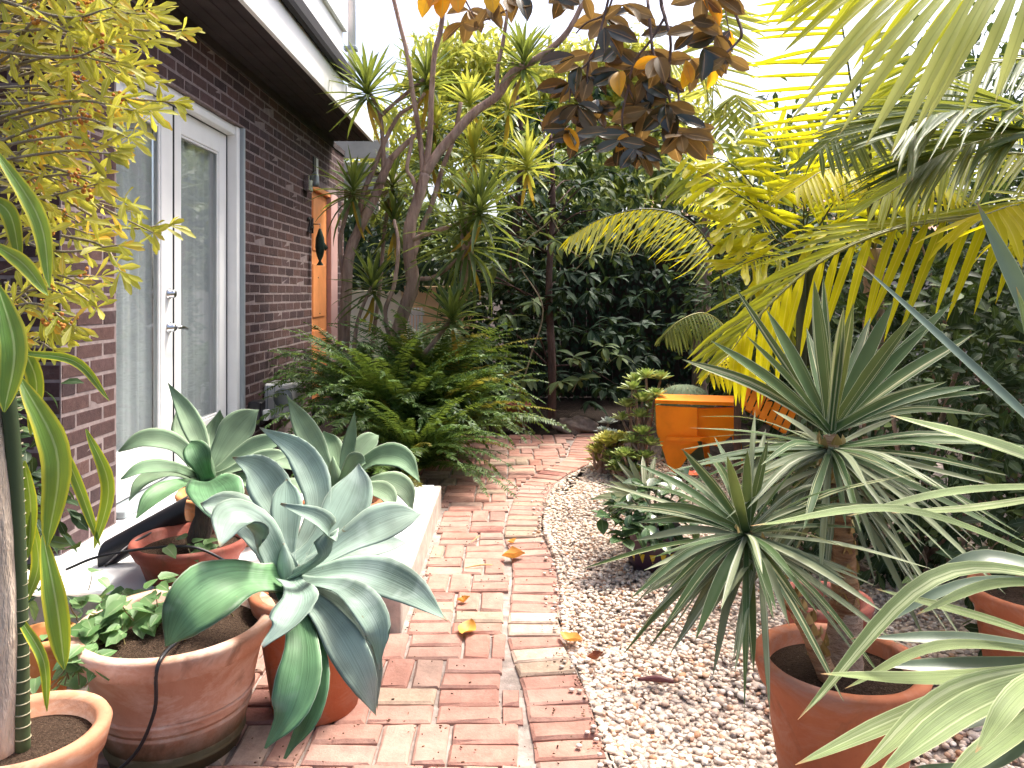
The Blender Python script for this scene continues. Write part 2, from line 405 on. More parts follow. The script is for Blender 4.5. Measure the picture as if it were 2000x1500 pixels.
def paver(cx, cy, ang, sl=1.0, sw=1.0, me=None):
    M = Matrix.Translation((cx, cy, U(-.003, .003))) @ Matrix.Rotation(ang + U(-.02, .02), 4, 'Z') @ Matrix.Rotation(U(-.012, .012), 4, 'X') @ Matrix.Rotation(U(-.012, .012), 4, 'Y') @ Matrix.Diagonal((sl, sw, 1, 1))
    return link('brick', me or pick(), path, M)
# header bricks standing along the curved right edge
ed = spline([(a, b, 0) for a, b in EDGE], 400); sl = np.concatenate([[0], np.cumsum(np.linalg.norm(np.diff(ed, axis=0), axis=1))])
s = .05
while s < sl[-1]:
    p = np.array([np.interp(s, sl, ed[:, k]) for k in range(2)]); p2 = np.array([np.interp(s + .05, sl, ed[:, k]) for k in range(2)])
    t = nrm(p2 - p); nl = np.array([-t[1], t[0]]); c = p + nl * .088
    paver(c[0], c[1], math.atan2(nl[1], nl[0]), 1.0, U(.92, .98), PAVP[0] if 2.60 < p[1] < 2.69 else None)
    s += .0855
# the field: irregular basket weave, cut where it meets the border
def field(x0, x1, y0, y1, along):
    lim = min(xr(y0), xr(y1), xr((y0 + y1) / 2)) - .182; left = max(xl(y0 + .01), xl(y1 - .01))
    a, b = max(x0, left), min(x1, lim)
    if b - a < .035: return
    cx, cy = (a + b) / 2, (y0 + y1) / 2
    me = pick()
    if abs(cx + .22) < .12 and abs(cy - 2.0) < .05 and along: me = PAVP[1]
    if along: paver(cx + U(-.003, .003), cy, 0, (b - a - .010) / .175, ((y1 - y0) - .009) / .081, me)
    else: paver(cx, cy + U(-.003, .003), math.pi / 2, ((y1 - y0) - .010) / .175, (b - a - .009) / .081, me)
CELL = .180
for j in range(0, 28):
    for i in range(-7, 5):
        x0, y0 = i * CELL - .03 + (.05 if j % 3 == 0 else 0), 1.32 + j * CELL
        if y0 > 6.15 or (y0 > SLABY0 and x0 + CELL < -.66): continue
        if (i + j) % 2 == 0 or RNG.random() < .3:
            field(x0, x0 + CELL, y0, y0 + CELL / 2, True); field(x0, x0 + CELL, y0 + CELL / 2, y0 + CELL, True)
        else:
            field(x0, x0 + CELL / 2, y0, y0 + CELL, False); field(x0 + CELL / 2, x0 + CELL, y0, y0 + CELL, False)

# concrete step in front of the doors
slab = MB(); rbox(slab, (-1.78, SLABY0, -.04), (SLABX - .035, SLABY1, SLABZ), .006)
slabo = struct(slab.build('concrete_step', M_slab, smooth=False))
m = MB(); rbox(m, (SLABX - .035, SLABY0, -.04), (SLABX, SLABY1, SLABZ - .004), .005); m.build('step_edging', M_slabedge, slabo, smooth=False)
m = MB(); rbox(m, (-1.78, SLABY0 - .02, -.04), (SLABX, SLABY0, SLABZ - .005), .004); m.build('step_edging', M_slabedge, slabo, smooth=False)

# gravel: a bed sheet and thousands of pebbles
bedpts = [(float(a) + .006, float(b)) for a, b in EDGE if b < 5.3] + [(2.9, 5.4), (2.9, .9), (.33, .9)]
bed = sheet('gravel_bed', bedpts, -.018, M_gravelbed)
def ico(sub):
    import bmesh
    bm = bmesh.new(); bmesh.ops.create_icosphere(bm, subdivisions=sub, radius=1)
    bm.verts.index_update(); v = np.array([x.co[:] for x in bm.verts]); t = np.array([[y.index for y in f.verts] for f in bm.faces]); bm.free(); return v, t
def pebbles(n, sub, y0, y1, r0, r1):
    v, t = ico(sub); k = 0; mbv, mbt = [], []
    while k < n:
        y = y0 + (y1 - y0) * RNG.random(); x = xr(y) + .012 + 2.3 * RNG.random() ** 1.5
        if CX + F * x / y > 2080: continue
        k += 1
        r = U(r0, r1) * (1.5 if RNG.random() < .06 else 1); s = np.array([r * U(.8, 1.45), r * U(.75, 1.1), r * U(.42, .72)])
        a, b = U(0, 6.28), U(-.5, .5); ca, sa, cb, sb = math.cos(a), math.sin(a), math.cos(b), math.sin(b)
        R = np.array([[ca, -sa, 0], [sa, ca, 0], [0, 0, 1]]) @ np.array([[1, 0, 0], [0, cb, -sb], [0, sb, cb]])
        vv = v * (1 + RNG.uniform(-.1, .1, (len(v), 1)))
        mbv.append((vv * s) @ R.T + np.array([x, y, -.016 + U(0, .014) + .01 * math.sin(3 * x + 2 * y)])); mbt.append(t + (k - 1) * len(v))
    return np.concatenate(mbv), np.concatenate(mbt)
gm = MB()
for a in ((7500, 2, 1.3, 2.5, .0045, .0115), (13000, 1, 2.4, 3.8, .0055, .011), (9000, 1, 3.7, 5.35, .007, .012)):
    v, t = pebbles(*a); gm.add(v, None, t)
v, t = ico(1)
for k in range(110):
    y = U(1.5, 4.6); r = U(.004, .009); gm.add(v * np.array([r * 1.2, r, r * .65]) + np.array([xr(y) - abs(RNG.normal(0, .03)), y, .004 + r * .4]), None, t)
gv = gm.build('gravel', M_pebble, kind='stuff'); tag(gv, 'pale mixed pebble gravel beside the brick path', 'gravel')
# ------------------------------------------------------------------ the brick house
M_brick = islandmat('dark_brick', [(0, (.06, .032, .032)), (.3, (.088, .047, .043)), (.6, (.044, .026, .029)), (.85, (.11, .056, .048)), (1, (.07, .043, .049))], .8, .25, 30, .35, .5, stain=((.15, .115, .112), 9, .58, .8), bd=.004)
M_mortar = plain('wall_mortar', (.25, .20, .195), .95, .1, namt=.3, nz=20, bstr=.6)
M_soffit = plain('soffit_boards', (.055, .043, .045), .8, .2, namt=.25, nz=6)
M_white = plain('white_paint', (.80, .80, .79), .45, .4, namt=.05, nz=6, bstr=.05)
M_trimgrey = plain('grey_flashing', (.32, .36, .38), .4, .5, .3, namt=.1)
M_gutter = plain('shaded_gutter', (.03, .027, .03), .7, .2)  # near-black puts the shadowed recess above the fascia into the colour
M_pinkwall = plain('pink_siding', (.62, .47, .42), .8, .2, namt=.1)
M_orange = plain('orange_door_paint', (.88, .34, .12), .45, .4, namt=.1, nz=8)
M_pinktrim = plain('pink_trim', (.62, .38, .35), .6, .3)
M_steel = plain('brushed_steel', (.55, .55, .56), .25, .5, 1.0, namt=.05, bstr=.02)
M_black = plain('black_plastic', (.016, .016, .02), .4, .5)
M_curtain = plain('pale_curtain', (.70, .72, .72), .9, .1, namt=.14, nz=2)
M_bronze = plain('green_bronze', (.035, .06, .045), .45, .5, .4, namt=.5, nz=40)
def glassmat():
    m, nt, out = newmat('window_glass')
    fr = nd(nt, 'ShaderNodeLayerWeight', Blend=.5); gl = nd(nt, 'ShaderNodeBsdfGlossy', Roughness=.03); tr = nt.nodes.new('ShaderNodeBsdfTransparent')
    tr.inputs[0].default_value = (.95, .97, .97, 1)
    f = mathn(nt, 'ADD', mathn(nt, 'MULTIPLY', mathn(nt, 'POWER', fr.outputs['Facing'], 4.0), 1.0), .10)
    mx = nt.nodes.new('ShaderNodeMixShader'); nt.links.new(f, mx.inputs[0]); nt.links.new(tr.outputs[0], mx.inputs[1]); nt.links.new(gl.outputs[0], mx.inputs[2])
    nt.links.new(mx.outputs[0], out.inputs['Surface']); return m
M_glass = glassmat()

WX, WY0, WY1, WTOP = -1.75, 2.98, 8.0, 2.62
house = thing('brick_house', 'dark brown brick house with white double doors and overhanging eave', 'house', (WX, 5.4, 0))
D0, D1, DH = 3.40, 5.03, 2.215             # double-door opening
O0, O1, OH = 6.72, 7.66, 2.10              # orange-door opening
def hb(name, a, b, mat, parent=house, c=.004, label=None, plainbox=False):
    m = MB(); (box(m, a, b) if plainbox else rbox(m, a, b, c)); return m.build(name, mat, parent, smooth=False, label=label)
# wall cores (mortar), set back behind the brick faces
t = .0013
for a, b in (((WX - .3, WY0 + t, -.04), (WX - t, D0 - t, WTOP)), ((WX - .3, D1 + t, -.04), (WX - t, O0 - t, WTOP)), ((WX - .3, O1 + t, -.04), (WX - t, WY1 - t, WTOP)),
             ((WX - .3, D0 - t, DH + t), (WX - t, D1 + t, WTOP)), ((WX - .3, O0 - t, OH + t), (WX - t, O1 + t, WTOP)), ((-4.2, WY0 + t, -.04), (WX - .3, WY0 + .3, WTOP))):
    hb('wall_core', a, b, M_mortar, plainbox=True)
BL, BH, MJ = .2045, .0677, .0115
def brick_mesh(k):
    r = np.random.default_rng(300 + k); m = MB(); c = .003
    l, h, d = BL - MJ, BH - MJ, .05; vs = []
    for dd, ins in ((-d, 0), (-.003, 0), (0, c)):
        for sx, sz in ((-1, -1), (1, -1), (1, 1), (-1, 1)):
            vs.append((dd + (r.uniform(-.001, .001) if dd == 0 else 0), sx * (l / 2 - ins) + r.uniform(-.0012, .0012), sz * (h / 2 - ins) + r.uniform(-.0012, .0012)))
    q = [(a * 4 + i, a * 4 + (i + 1) % 4, (a + 1) * 4 + (i + 1) % 4, (a + 1) * 4 + i) for a in (0, 1) for i in range(4)] + [(8, 9, 10, 11)]
    m.add(vs, q); return m, m.mesh('brick', M_brick, smooth=False)
BR = [brick_mesh(k) for k in range(6)]
items = []
def inside(y, z):
    return (D0 < y < D1 and z < DH) or (O0 < y < O1 and z < OH)
nrow = int((WTOP - SLABZ) / BH)
for r in range(nrow):
    z = SLABZ + BH * (r + .5); y = WY0 - (BL / 2 if r % 2 else 0)
    while y < WY1:
        a, b = max(y, WY0), min(y + BL, WY1)
        segs = [(a, b)]
        for q0, q1, qh in ((D0, D1, DH), (O0, O1, OH)):
            if z < qh + .02:
                ns = []
                for s0, s1 in segs:
                    if s1 <= q0 or s0 >= q1: ns.append((s0, s1))
                    else:
                        if s0 < q0: ns.append((s0, q0))
                        if s1 > q1: ns.append((q1, s1))
                segs = ns
        for s0, s1 in segs:
            if s1 - s0 > .03: items.append(('w', (s0 + s1) / 2, z, (s1 - s0) / BL))
        y += BL
    x = -4.1 + (BL / 2 if r % 2 else 0)
    while x < WX - .01:
        if x > -2.9: items.append(('e', min(x + BL, WX) / 2 + x / 2, z, (min(x + BL, WX) - x) / BL))
        x += BL
def brick_mat(it):
    k, c, z, s = it
    if k == 'w': return Matrix.Translation((WX + U(-.001, .0015), c, z)) @ Matrix.Diagonal((1, s * BL and (s * BL - MJ) / (BL - MJ), 1, 1))
    return Matrix.Translation((c, WY0 - U(-.001, .0015), z)) @ Matrix.Rotation(-math.pi / 2, 4, 'Z') @ Matrix.Diagonal((1, (s * BL - MJ) / (BL - MJ), 1, 1))
def bscore(it):
    k, c, z, s = it
    if k == 'e': return -1 if c < -2.2 else 3.0
    px, py = CX + F * WX / c, HZ - F * (z - H) / c
    return -1 if (py < 0 or py > 1150 or (px > 470 and py > 800)) else WX * WX / c ** 3 * s
items.sort(key=lambda i: -bscore(i))
rest = MB()
for n_, it in enumerate(items):
    k = int(RNG.integers(6)); Mx = brick_mat(it)
    if n_ < 300: link('brick', BR[k][1], house, Mx)
    else:
        A = np.array(Mx); v = BR[k][0].v[0]; rest.add(v @ A[:3, :3].T + A[:3, 3], BR[k][0].q[0])
rest.build('far_bricks', M_brick, house, smooth=False, kind='stuff')
hb('frieze_board', (WX - .02, WY0 - .002, SLABZ + nrow * BH), (WX + .014, WY1 + .002, WTOP - .001), M_soffit)
# roof: soffit, fascia, gutter, parapet, upper wall
RX, RY1 = -1.35, 7.5
for k in range(5):
    w = (RX - .02 - (WX - .02)) / 5
    hb('soffit_board', (WX - .02 + k * w + .002, 1.2, WTOP), (WX - .02 + (k + 1) * w - .002, RY1, WTOP + .03), M_soffit, c=.003)
hb('roof_slab', (-4.3, 1.2, WTOP + .034), (RX - .03, RY1, WTOP + .2), M_soffit)
hb('fascia', (RX - .028, 1.2, WTOP - .012), (RX, RY1 - .01, WTOP + .215), M_white)
gt = MB(); prof = [(-.02, .09), (-.02, .0), (.01, -.02), (.035, -.012), (.045, .02), (.045, .095), (.038, .095), (.036, .03)]
vs = [(RX + .012 + a, y, WTOP + .235 + b) for y in (1.2, 6.2) for a, b in prof]; n = len(prof)
gt.add(vs, [(i, i + 1, n + i + 1, n + i) for i in range(n - 1)] + [(0, n, 2 * n - 1, n - 1)], [(0, 1, 2), (0, 2, 3), (0, 3, 4), (0, 4, 5), (n, n + 2, n + 1), (n, n + 3, n + 2), (n, n + 4, n + 3), (n, n + 5, n + 4)])
gt.build('gutter', M_gutter, house, smooth=False)
hb('parapet', (RX - .30, 1.2, WTOP + .22), (RX - .012, 6.18, WTOP + .62), M_white)
hb('parapet_cap', (RX - .34, 1.2, WTOP + .622), (RX + .02, 6.2, WTOP + .66), M_white)
for k in range(7):
    hb('siding_board', (RX - .5, 1.2, WTOP + .664 + k * .16), (RX - .12 + (.006 if k % 2 else 0), 6.15, WTOP + .818 + k * .16), M_pinkwall)
m = MB(); tube(m, [(RX + .04, 6.28, .2 + WTOP), (RX + .04, 6.28, WTOP + 2.2)], [.032, .032], 10); dp = m.build('downpipe', M_white, house)
for zz in (WTOP + .5, WTOP + 1.1): hb('pipe_bracket', (RX - .02, 6.24, zz), (RX + .085, 6.32, zz + .03), M_trimgrey, dp)
# double door
DX = WX - .085
door = hb('french_door_frame', (DX - .05, D0 + .002, SLABZ + .01), (DX + .02, D0 + .05, DH - .002), M_white)
hb('frame_jamb', (DX - .05, D1 - .085, SLABZ + .01), (WX - .02, D1 - .032, DH - .002), M_white, door)
hb('frame_head', (DX - .05, D0 + .052, DH - .06), (WX - .03, D1 - .088, DH - .003), M_white, door)
hb('edge_flashing', (DX - .05, D1 - .03, SLABZ + .002), (WX + .006, D1 - .002, DH - .001), M_trimgrey, door)
hb('threshold', (DX - .05, D0 + .052, SLABZ + .002), (WX + .01, D1 - .09, SLABZ + .035), M_trimgrey, door)
def leafdoor(y0, y1, st0, st1, lab):
    z0, z1 = SLABZ + .04, DH - .064
    L = hb('door_leaf', (DX - .044, y0, z0), (DX, y0 + st0, z1), M_white, house, label=lab)
    hb('stile', (DX - .044, y1 - st1, z0), (DX, y1, z1), M_white, L)
    hb('bottom_rail', (DX - .043, y0 + st0 + .001, z0), (DX - .001, y1 - st1 - .001, z0 + .22), M_white, L)
    hb('top_rail', (DX - .043, y0 + st0 + .001, z1 - .13), (DX - .001, y1 - st1 - .001, z1), M_white, L)
    a, b, c, d = y0 + st0, y1 - st1, z0 + .22, z1 - .13
    for q0, q1 in (((a + .001, c + .001), (a + .014, d - .001)), ((b - .014, c + .001), (b - .001, d - .001)), ((a + .016, c + .001), (b - .016, c + .014)), ((a + .016, d - .014), (b - .016, d - .001))):
        hb('glazing_bead', (DX - .02, q0[0], q0[1]), (DX - .007, q1[0], q1[1]), M_white, L, .003)
    hb('glass', (DX - .028, a - .004, c - .004), (DX - .023, b + .004, d + .004), M_glass, L, .001)
    cu = MB(); ny = 40; vs = []; 
    for z in (c - .1, d + .1):
        for k in range(ny): yy = a - .03 + (b - a + .06) * k / (ny - 1); vs.append((DX - .062 + .010 * math.sin(yy * 46) + .008 * math.sin(yy * 83 + 1), yy, z))
    cu.add(vs, [(k, k + 1, ny + k + 1, ny + k) for k in range(ny - 1)]); cu.build('curtain', M_curtain, L)
    return L
LA = leafdoor(D0 + .055, 4.156, .10, .135, 'left leaf of the white double door')
LB = leafdoor(4.168, D1 - .097, .095, .115, 'right leaf of the white double door')
hb('gap_shade_strip', (DX - .03, 4.157, SLABZ + .045), (DX + .004, 4.167, DH - .066), M_black, LA, .001)  # black strips paint in the shade of the gaps around the leaves
hb('gap_shade_strip', (DX - .03, D1 - .096, SLABZ + .045), (DX + .003, D1 - .0865, DH - .066), M_black, LB, .001)
hb('gap_shade_strip', (DX - .03, D0 + .06, DH - .0635), (DX + .003, D1 - .09, DH - .0605), M_black, LB, .0005)
def knob(zc):
    m = MB(); yk = 4.10
    prof = [(.030, 0), (.030, .008), (.022, .014), (.022, .034), (.016, .04), (.001, .041)]
    mm = MB(); lathe(mm, prof, seg=20); v = mm.v[0]; m.add(np.stack([v[:, 2] + DX, v[:, 0] + yk, v[:, 1] + zc], 1), mm.q[0]); return m, yk
m, yk = knob(1.135); m.build('deadbolt', M_steel, LA)
m, yk = knob(.955); tube(m, [(DX + .045, yk, .955), (DX + .058, yk + .02, .956), (DX + .06, yk + .06, .952), (DX + .052, yk + .115, .944)], [.011, .011, .010, .009], 10, 12); m.build('lever_handle', M_steel, LA)
hb('room_back', (WX - 1.6, D0 - .3, SLABZ), (WX - 1.55, D1 + .3, WTOP), M_curtain, house, plainbox=True)
# orange door, ajar trim, transom
od = hb('orange_door', (WX - .075, O0 + .03, SLABZ + .02), (WX - .03, O0 + .66, OH - .05), M_orange, label='orange painted front door')
for k in range(3): hb('door_panel', (WX - .030, O0 + .13, SLABZ + .2 + k * .6), (WX - .022, O0 + .56, SLABZ + .68 + k * .6), M_orange, od)
for k, zz in enumerate((.62, .95, 1.28)):
    m = MB(); tube(m, [(WX - .03, O0 + .3 + .06 * (k % 2), zz), (WX - .018, O0 + .3 + .06 * (k % 2), zz)], [.008, .006], 8); m.build('stud', M_bronze, od)
hb('door_casing', (WX - .06, O0 + .665, SLABZ + .01), (WX + .012, O1 - .003, OH - .003), M_pinktrim, od)
hb('door_head', (WX - .06, O0 + .004, OH - .048), (WX + .006, O0 + .66, OH - .004), M_orange, od)
hb('transom_light', (WX - .002, O0 + .02, OH + .02), (WX + .012, O0 + .10, OH + .24), M_black, house)
hb('transom_light', (WX - .002, O0 + .11, OH + .02), (WX + .014, O0 + .17, OH + .24), M_white, house)

# things on the wall
bell = thing('wall_light', 'small grey metal wall light above the house number', 'light', (WX, 6.52, 2.06))
hb('backplate', (WX + .001, 6.44, 2.0), (WX + .05, 6.56, 2.13), M_steel, bell)
m = MB(); tube(m, [(WX + .05, 6.5, 2.10), (WX + .09, 6.5, 2.15), (WX + .09, 6.5, 2.04)], [.015, .02, .03], 10, 8); m.build('lamp_shade', M_trimgrey, bell)
fc = bpy.data.curves.new('house_number', 'FONT'); fc.body = '24'; fc.size = .19; fc.extrude = .006; fc.align_x = 'CENTER'
tmp = bpy.data.objects.new('tmp', fc); COL.objects.link(tmp); bpy.context.view_layer.update()
nm = bpy.data.meshes.new_from_object(tmp.evaluated_get(bpy.context.evaluated_depsgraph_get())); bpy.data.objects.remove(tmp)
nm.materials.clear(); nm.materials.append(M_black)
hn = link('house_number', nm, None, Matrix.Translation((WX + .012, 6.63, 1.66)) @ Matrix.Rotation(math.pi / 2, 4, 'Z') @ Matrix.Rotation(math.pi / 2, 4, 'X'))
tag(hn, 'dark metal house number 24 beside the orange door', 'number')
fish = thing('fish_ornament', 'dark green metal fish hanging beside the orange door', 'ornament', (WX + .03, 6.7, 1.55))
m = MB(); pr = [(0, .012), (.08, .03), (.25, .06), (.5, .07), (.75, .045), (.88, .016), (.93, .03), (1, .055)]
vs = []
for t_, w_ in pr:
    for s_ in range(8):
        a_ = 2 * math.pi * s_ / 8; vs.append((WX + .075 + w_ * .62 * math.cos(a_), 6.7 + .03 * math.sin(a_) * (.4 if t_ > .87 else 1), 1.70 - .32 * t_))
m.add(vs, [(i * 8 + k, i * 8 + (k + 1) % 8, (i + 1) * 8 + (k + 1) % 8, (i + 1) * 8 + k) for i in range(len(pr) - 1) for k in range(8)])
m.build('body', M_bronze, fish)
m = MB(); tube(m, [(WX + .002, 6.7, 1.74), (WX + .075, 6.7, 1.74), (WX + .075, 6.7, 1.69)], [.005, .005, .004], 6); m.build('hook', M_black, fish)
m = MB(); m.add([(WX + .115, 6.7, 1.58), (WX + .145, 6.704, 1.53), (WX + .115, 6.7, 1.50), (WX + .115, 6.708, 1.54)], [], [(0, 1, 3), (1, 2, 3), (0, 2, 1)]); m.build('fin', M_bronze, fish)

unit = thing('fan_unit', 'small white ventilation unit with round grille on the brick wall', 'fan unit', (WX, 5.5, .27))
hb('casing', (WX + .004, 5.40, .25), (WX + .225, 5.63, .50), M_white, unit, .012)
m = MB(); mm = MB(); lathe(mm, [(.001, .004), (.03, .006), (.06, .004), (.065, .0), (.072, -.004)], seg=24); v = mm.v[0]
m.add(np.stack([v[:, 0] + WX + .14, 5.398 - v[:, 2], v[:, 1] + .40], 1), mm.q[0]); m.build('grille', M_trimgrey, unit)
for k in range(3): hb('seam', (WX + .03 + k * .05, 5.396, .26), (WX + .034 + k * .05, 5.399, .49), M_trimgrey, unit, .0005)
outlet = thing('outlet_box', 'black weatherproof outlet box on the wall beside the white unit', 'outlet', (WX, 5.12, .3))
hb('cover', (WX + .004, 5.07, .26), (WX + .09, 5.18, .42), M_black, outlet, .008); hb('plug', (WX + .092, 5.10, .29), (WX + .13, 5.15, .36), M_white, outlet)
# ------------------------------------------------------------------ pots and the plants near the camera
def terramat(name, c1, c2, bloom, moss=None, wet=None):
    m, nt, out = newmat(name); n = worldnoise(nt, 9, 5, .65, .4); col = ramp(nt, n, [(.3, c1), (.7, c2)])
    col = mixc(nt, ramp(nt, worldnoise(nt, 5, 5, .7, 1.0, stretch=(1, 1, 2.2)), [(.46, (0, 0, 0)), (.66, (.85,) * 3)]), col, bloom)
    col = mixc(nt, ramp(nt, worldnoise(nt, 7, 4, .7, 1.5, stretch=(1, 1, .5)), [(.56, (0, 0, 0)), (.7, (.55,) * 3)]), col, (.16, .085, .05))
    if moss:
        g = nt.nodes.new('ShaderNodeNewGeometry'); sp = nt.nodes.new('ShaderNodeSeparateXYZ'); nt.links.new(g.outputs['Position'], sp.inputs[0])
        hgt = mathn(nt, 'ADD', sp.outputs[2], mathn(nt, 'MULTIPLY', worldnoise(nt, 14, 4), -.09))
        col = mixc(nt, ramp(nt, hgt, [(-.0 + .0, (.95,) * 3), (moss[1], (0, 0, 0))]), col, moss[0])
    finish(nt, out, col, .8, .25, normal=bump(nt, worldnoise(nt, 55, 4), .35, .004)); return m
M_tc_old = terramat('weathered_terracotta', (.55, .28, .18), (.64, .37, .26), (.76, .58, .48), moss=((.085, .07, .03), .085))
M_tc_mid = terramat('faded_terracotta', (.52, .23, .12), (.60, .30, .18), (.68, .46, .35))
M_tc = terramat('terracotta', (.40, .125, .06), (.48, .17, .08), (.48, .25, .18))
M_tc_dark = terramat('dark_terracotta', (.27, .07, .05), (.33, .09, .06), (.36, .16, .13))
M_tc_or = terramat('orange_terracotta', (.58, .22, .07), (.66, .28, .10), (.62, .34, .2))
def pot(label, c, r_top, r_bot, h, mat, rim=.05, rimt=.012, group=None, bands=(), z0=0.0, soil=.035, name='terracotta_pot', wob=.004):
    x, y = c; o = thing(name, label, 'pot', (x, y, z0), group); th = .016
    out = [(r_bot, 0)]
    for bz in bands:
        rb = r_bot + (r_top - r_bot) * bz / h
        out += [(rb, bz - .006), (rb + .005, bz - .002), (rb + .005, bz + .002), (rb, bz + .006)]
    rr = r_bot + (r_top - r_bot) * (h - rim) / h
    out += [(rr, h - rim - .001), (rr + rimt, h - rim + .004), (r_top + rimt + .003, h - .01), (r_top + rimt - .002, h - .001), (r_top - .004, h), (r_top - th, h - .008), (r_top - th - .004, h - soil - .02), (.02, h - soil - .06), (.001, h - soil - .06)]
    m = MB(); lathe(m, [(.001, .0), *out], (x, y, z0), 56, wob); b = m.build('pot_body', mat, o)
    m = MB(); rs = r_top - th - .004; pr = [(.001, h - soil + .012), (rs * .3, h - soil + .01), (rs * .6, h - soil + .004), (rs * .85, h - soil - .001), (rs + .004, h - soil - .004)]
    lathe(m, pr[::-1], (x, y, z0), 40); m.build('soil', M_potsoil, o)
    return o

pot('large weathered terracotta pot with mossy base and trailing ground cover', (-.852, 1.95), .222, .155, .315, M_tc_old, .06, .018, bands=(.10, .135, .03))
pot('red terracotta pot under the big blue-green agave', (-.545, 2.13), .165, .115, .33, M_tc, .05)
pot('low dark red terracotta bowl on the concrete step', (-1.17, 2.80), .195, .15, .13, M_tc_dark, .055, z0=SLABZ)
pot('pale orange terracotta planter behind the dark red bowl', (-1.16, 3.22), .22, .17, .20, M_tc_or, .05, z0=SLABZ)
pot('terracotta pot of the pale agave near the ferns', (-.72, 3.28), .16, .12, .14, M_tc, .04, z0=SLABZ)
pot('terracotta pot in the bottom left corner with the cane plant', (-.965, 1.53), .135, .10, .275, M_tc_mid, .06, .012)
pot('small orange terracotta pot hidden behind the corner pot', (-1.27, 2.08), .07, .05, .22, M_tc_or, .03)
pot('tall terracotta pot holding the striped yucca', (.725, 1.70), .168, .118, .335, M_tc, .06, .012)
pot('terracotta pot at the right edge among the shrubs', (1.44, 2.12), .15, .11, .28, M_tc, .05, z0=.04)
pot('brown terracotta pot standing behind the striped yucca', (.93, 2.28), .12, .09, .24, M_tc_dark, .04)
pot('small dark red pot beside the path end', (.05, 6.55), .10, .075, .2, M_tc_dark, .03)
pot('tiny empty terracotta ring pot on the dark soil', (1.0, 2.2 + .0), .035, .026, .06, M_tc, .015)

# glossy purple pot with painted yellow triangles
M_purple = plain('purple_glaze', (.045, .02, .04), .3, .5); M_yel = plain('yellow_glaze', (.6, .45, .03), .35, .5)
pp = thing('purple_pot', 'dark purple glazed pot with yellow triangles on the gravel', 'pot', (.585, 3.2, 0))
m = MB(); lathe(m, [(.001, 0), (.085, 0), (.11, .06), (.118, .13), (.112, .17), (.118, .18), (.106, .182), (.100, .15), (.001, .14)], (.585, 3.2, -.005), 40); m.build('pot_body', M_purple, pp)
for a0 in np.linspace(-2.5, -.6, 6):
    m = MB(); q = lambda a, z, r: (.585 + r * math.cos(a), 3.2 + r * math.sin(a), z)
    m.add([q(a0 - .11, .085, .1165), q(a0 + .11, .085, .1165), q(a0, .045, .1075)], None, [(0, 1, 2)]); m.build('triangle', M_yel, pp, smooth=False)

# ---- agaves, each leaf drawn where it grows
M_ag1 = leafmat('blue_agave', (.21, .295, .235), (.28, .36, .29), (.28, .40, .2), .10, .62, .22, edge=(.42, .52, .42), edgew=.016, nz=7, namt=.5, tip=(.30, .2, .1), streak=.16, scar=((.16, .14, .08), 45, .70), bloom=((.38, .46, .41), 6, .5))
M_ag1g = leafmat('green_agave', (.10, .23, .105), (.15, .28, .13), (.25, .4, .08), .10, .5, .3, edge=(.42, .52, .36), edgew=.016, nz=8, namt=.55, streak=.2, scar=((.25, .24, .12), 40, .69), bloom=((.36, .44, .36), 6, .58))
M_ag2 = leafmat('pale_agave', (.18, .285, .165), (.25, .345, .215), (.4, .5, .15), .14, .6, .22, edge=(.5, .58, .42), edgew=.016, nz=6, namt=.4, streak=.16, scar=((.25, .22, .12), 50, .71))
M_stem = barkmat('agave_stem', (.05, .045, .04), (.16, .13, .10), 20)
def agave(label, root, heart, Yh, leaves_, mat, stem, matg=None, wk=.9):
    o = thing('agave', label, 'agave', root); hc = P(heart[0], heart[1], Yh)
    m = MB(); tube(m, [root, (root + hc) / 2 + Vector((.01, .01, 0)), hc], stem, 10, 8, wob=.08); m.build('stem', M_stem, o)
    for lf in leaves_:
        b, mi, tp, w = lf[:4]; opt = lf[4] if len(lf) > 4 else {}
        B = P(*b) * .45 + hc * .55; Mi, Tp = P(*mi), P(*tp); ww = w * mi[2] / F * wk
        rad = (Tp + Mi) / 2 - hc; face = opt.get('up')
        if face is None:
            axis = Vector((0, -.35, 1)).normalized(); face = axis - .35 * rad.normalized()
            face = face + (EYE - Mi).normalized() * opt.get('cam', .5)
        blade(o, 'leaf', [B, B * .3 + Mi * .7 + (Mi - (B + Tp) / 2) * .18, Mi * .55 + Tp * .45 + (Mi - (B + Tp) / 2) * .22, Tp], ww, opt.get('m', mat), 'agave', fold=opt.get('fold', .17), up=face, n=18, cols=9, thick=ww * .12, twist=opt.get('tw', U(-.25, .25)), wave=opt.get('wv', U(.02, .06)))
    m = MB(); tip_ = hc + (Z * 1.0 + Vector((0, -.25, 0))) * .10 * Yh / 1.85
    tube(m, [hc, hc * .5 + tip_ * .5, tip_], [.024 * Yh / 1.85, .02 * Yh / 1.85, .002], 10, 8); m.build('heart_spear', mat, o)
    return o
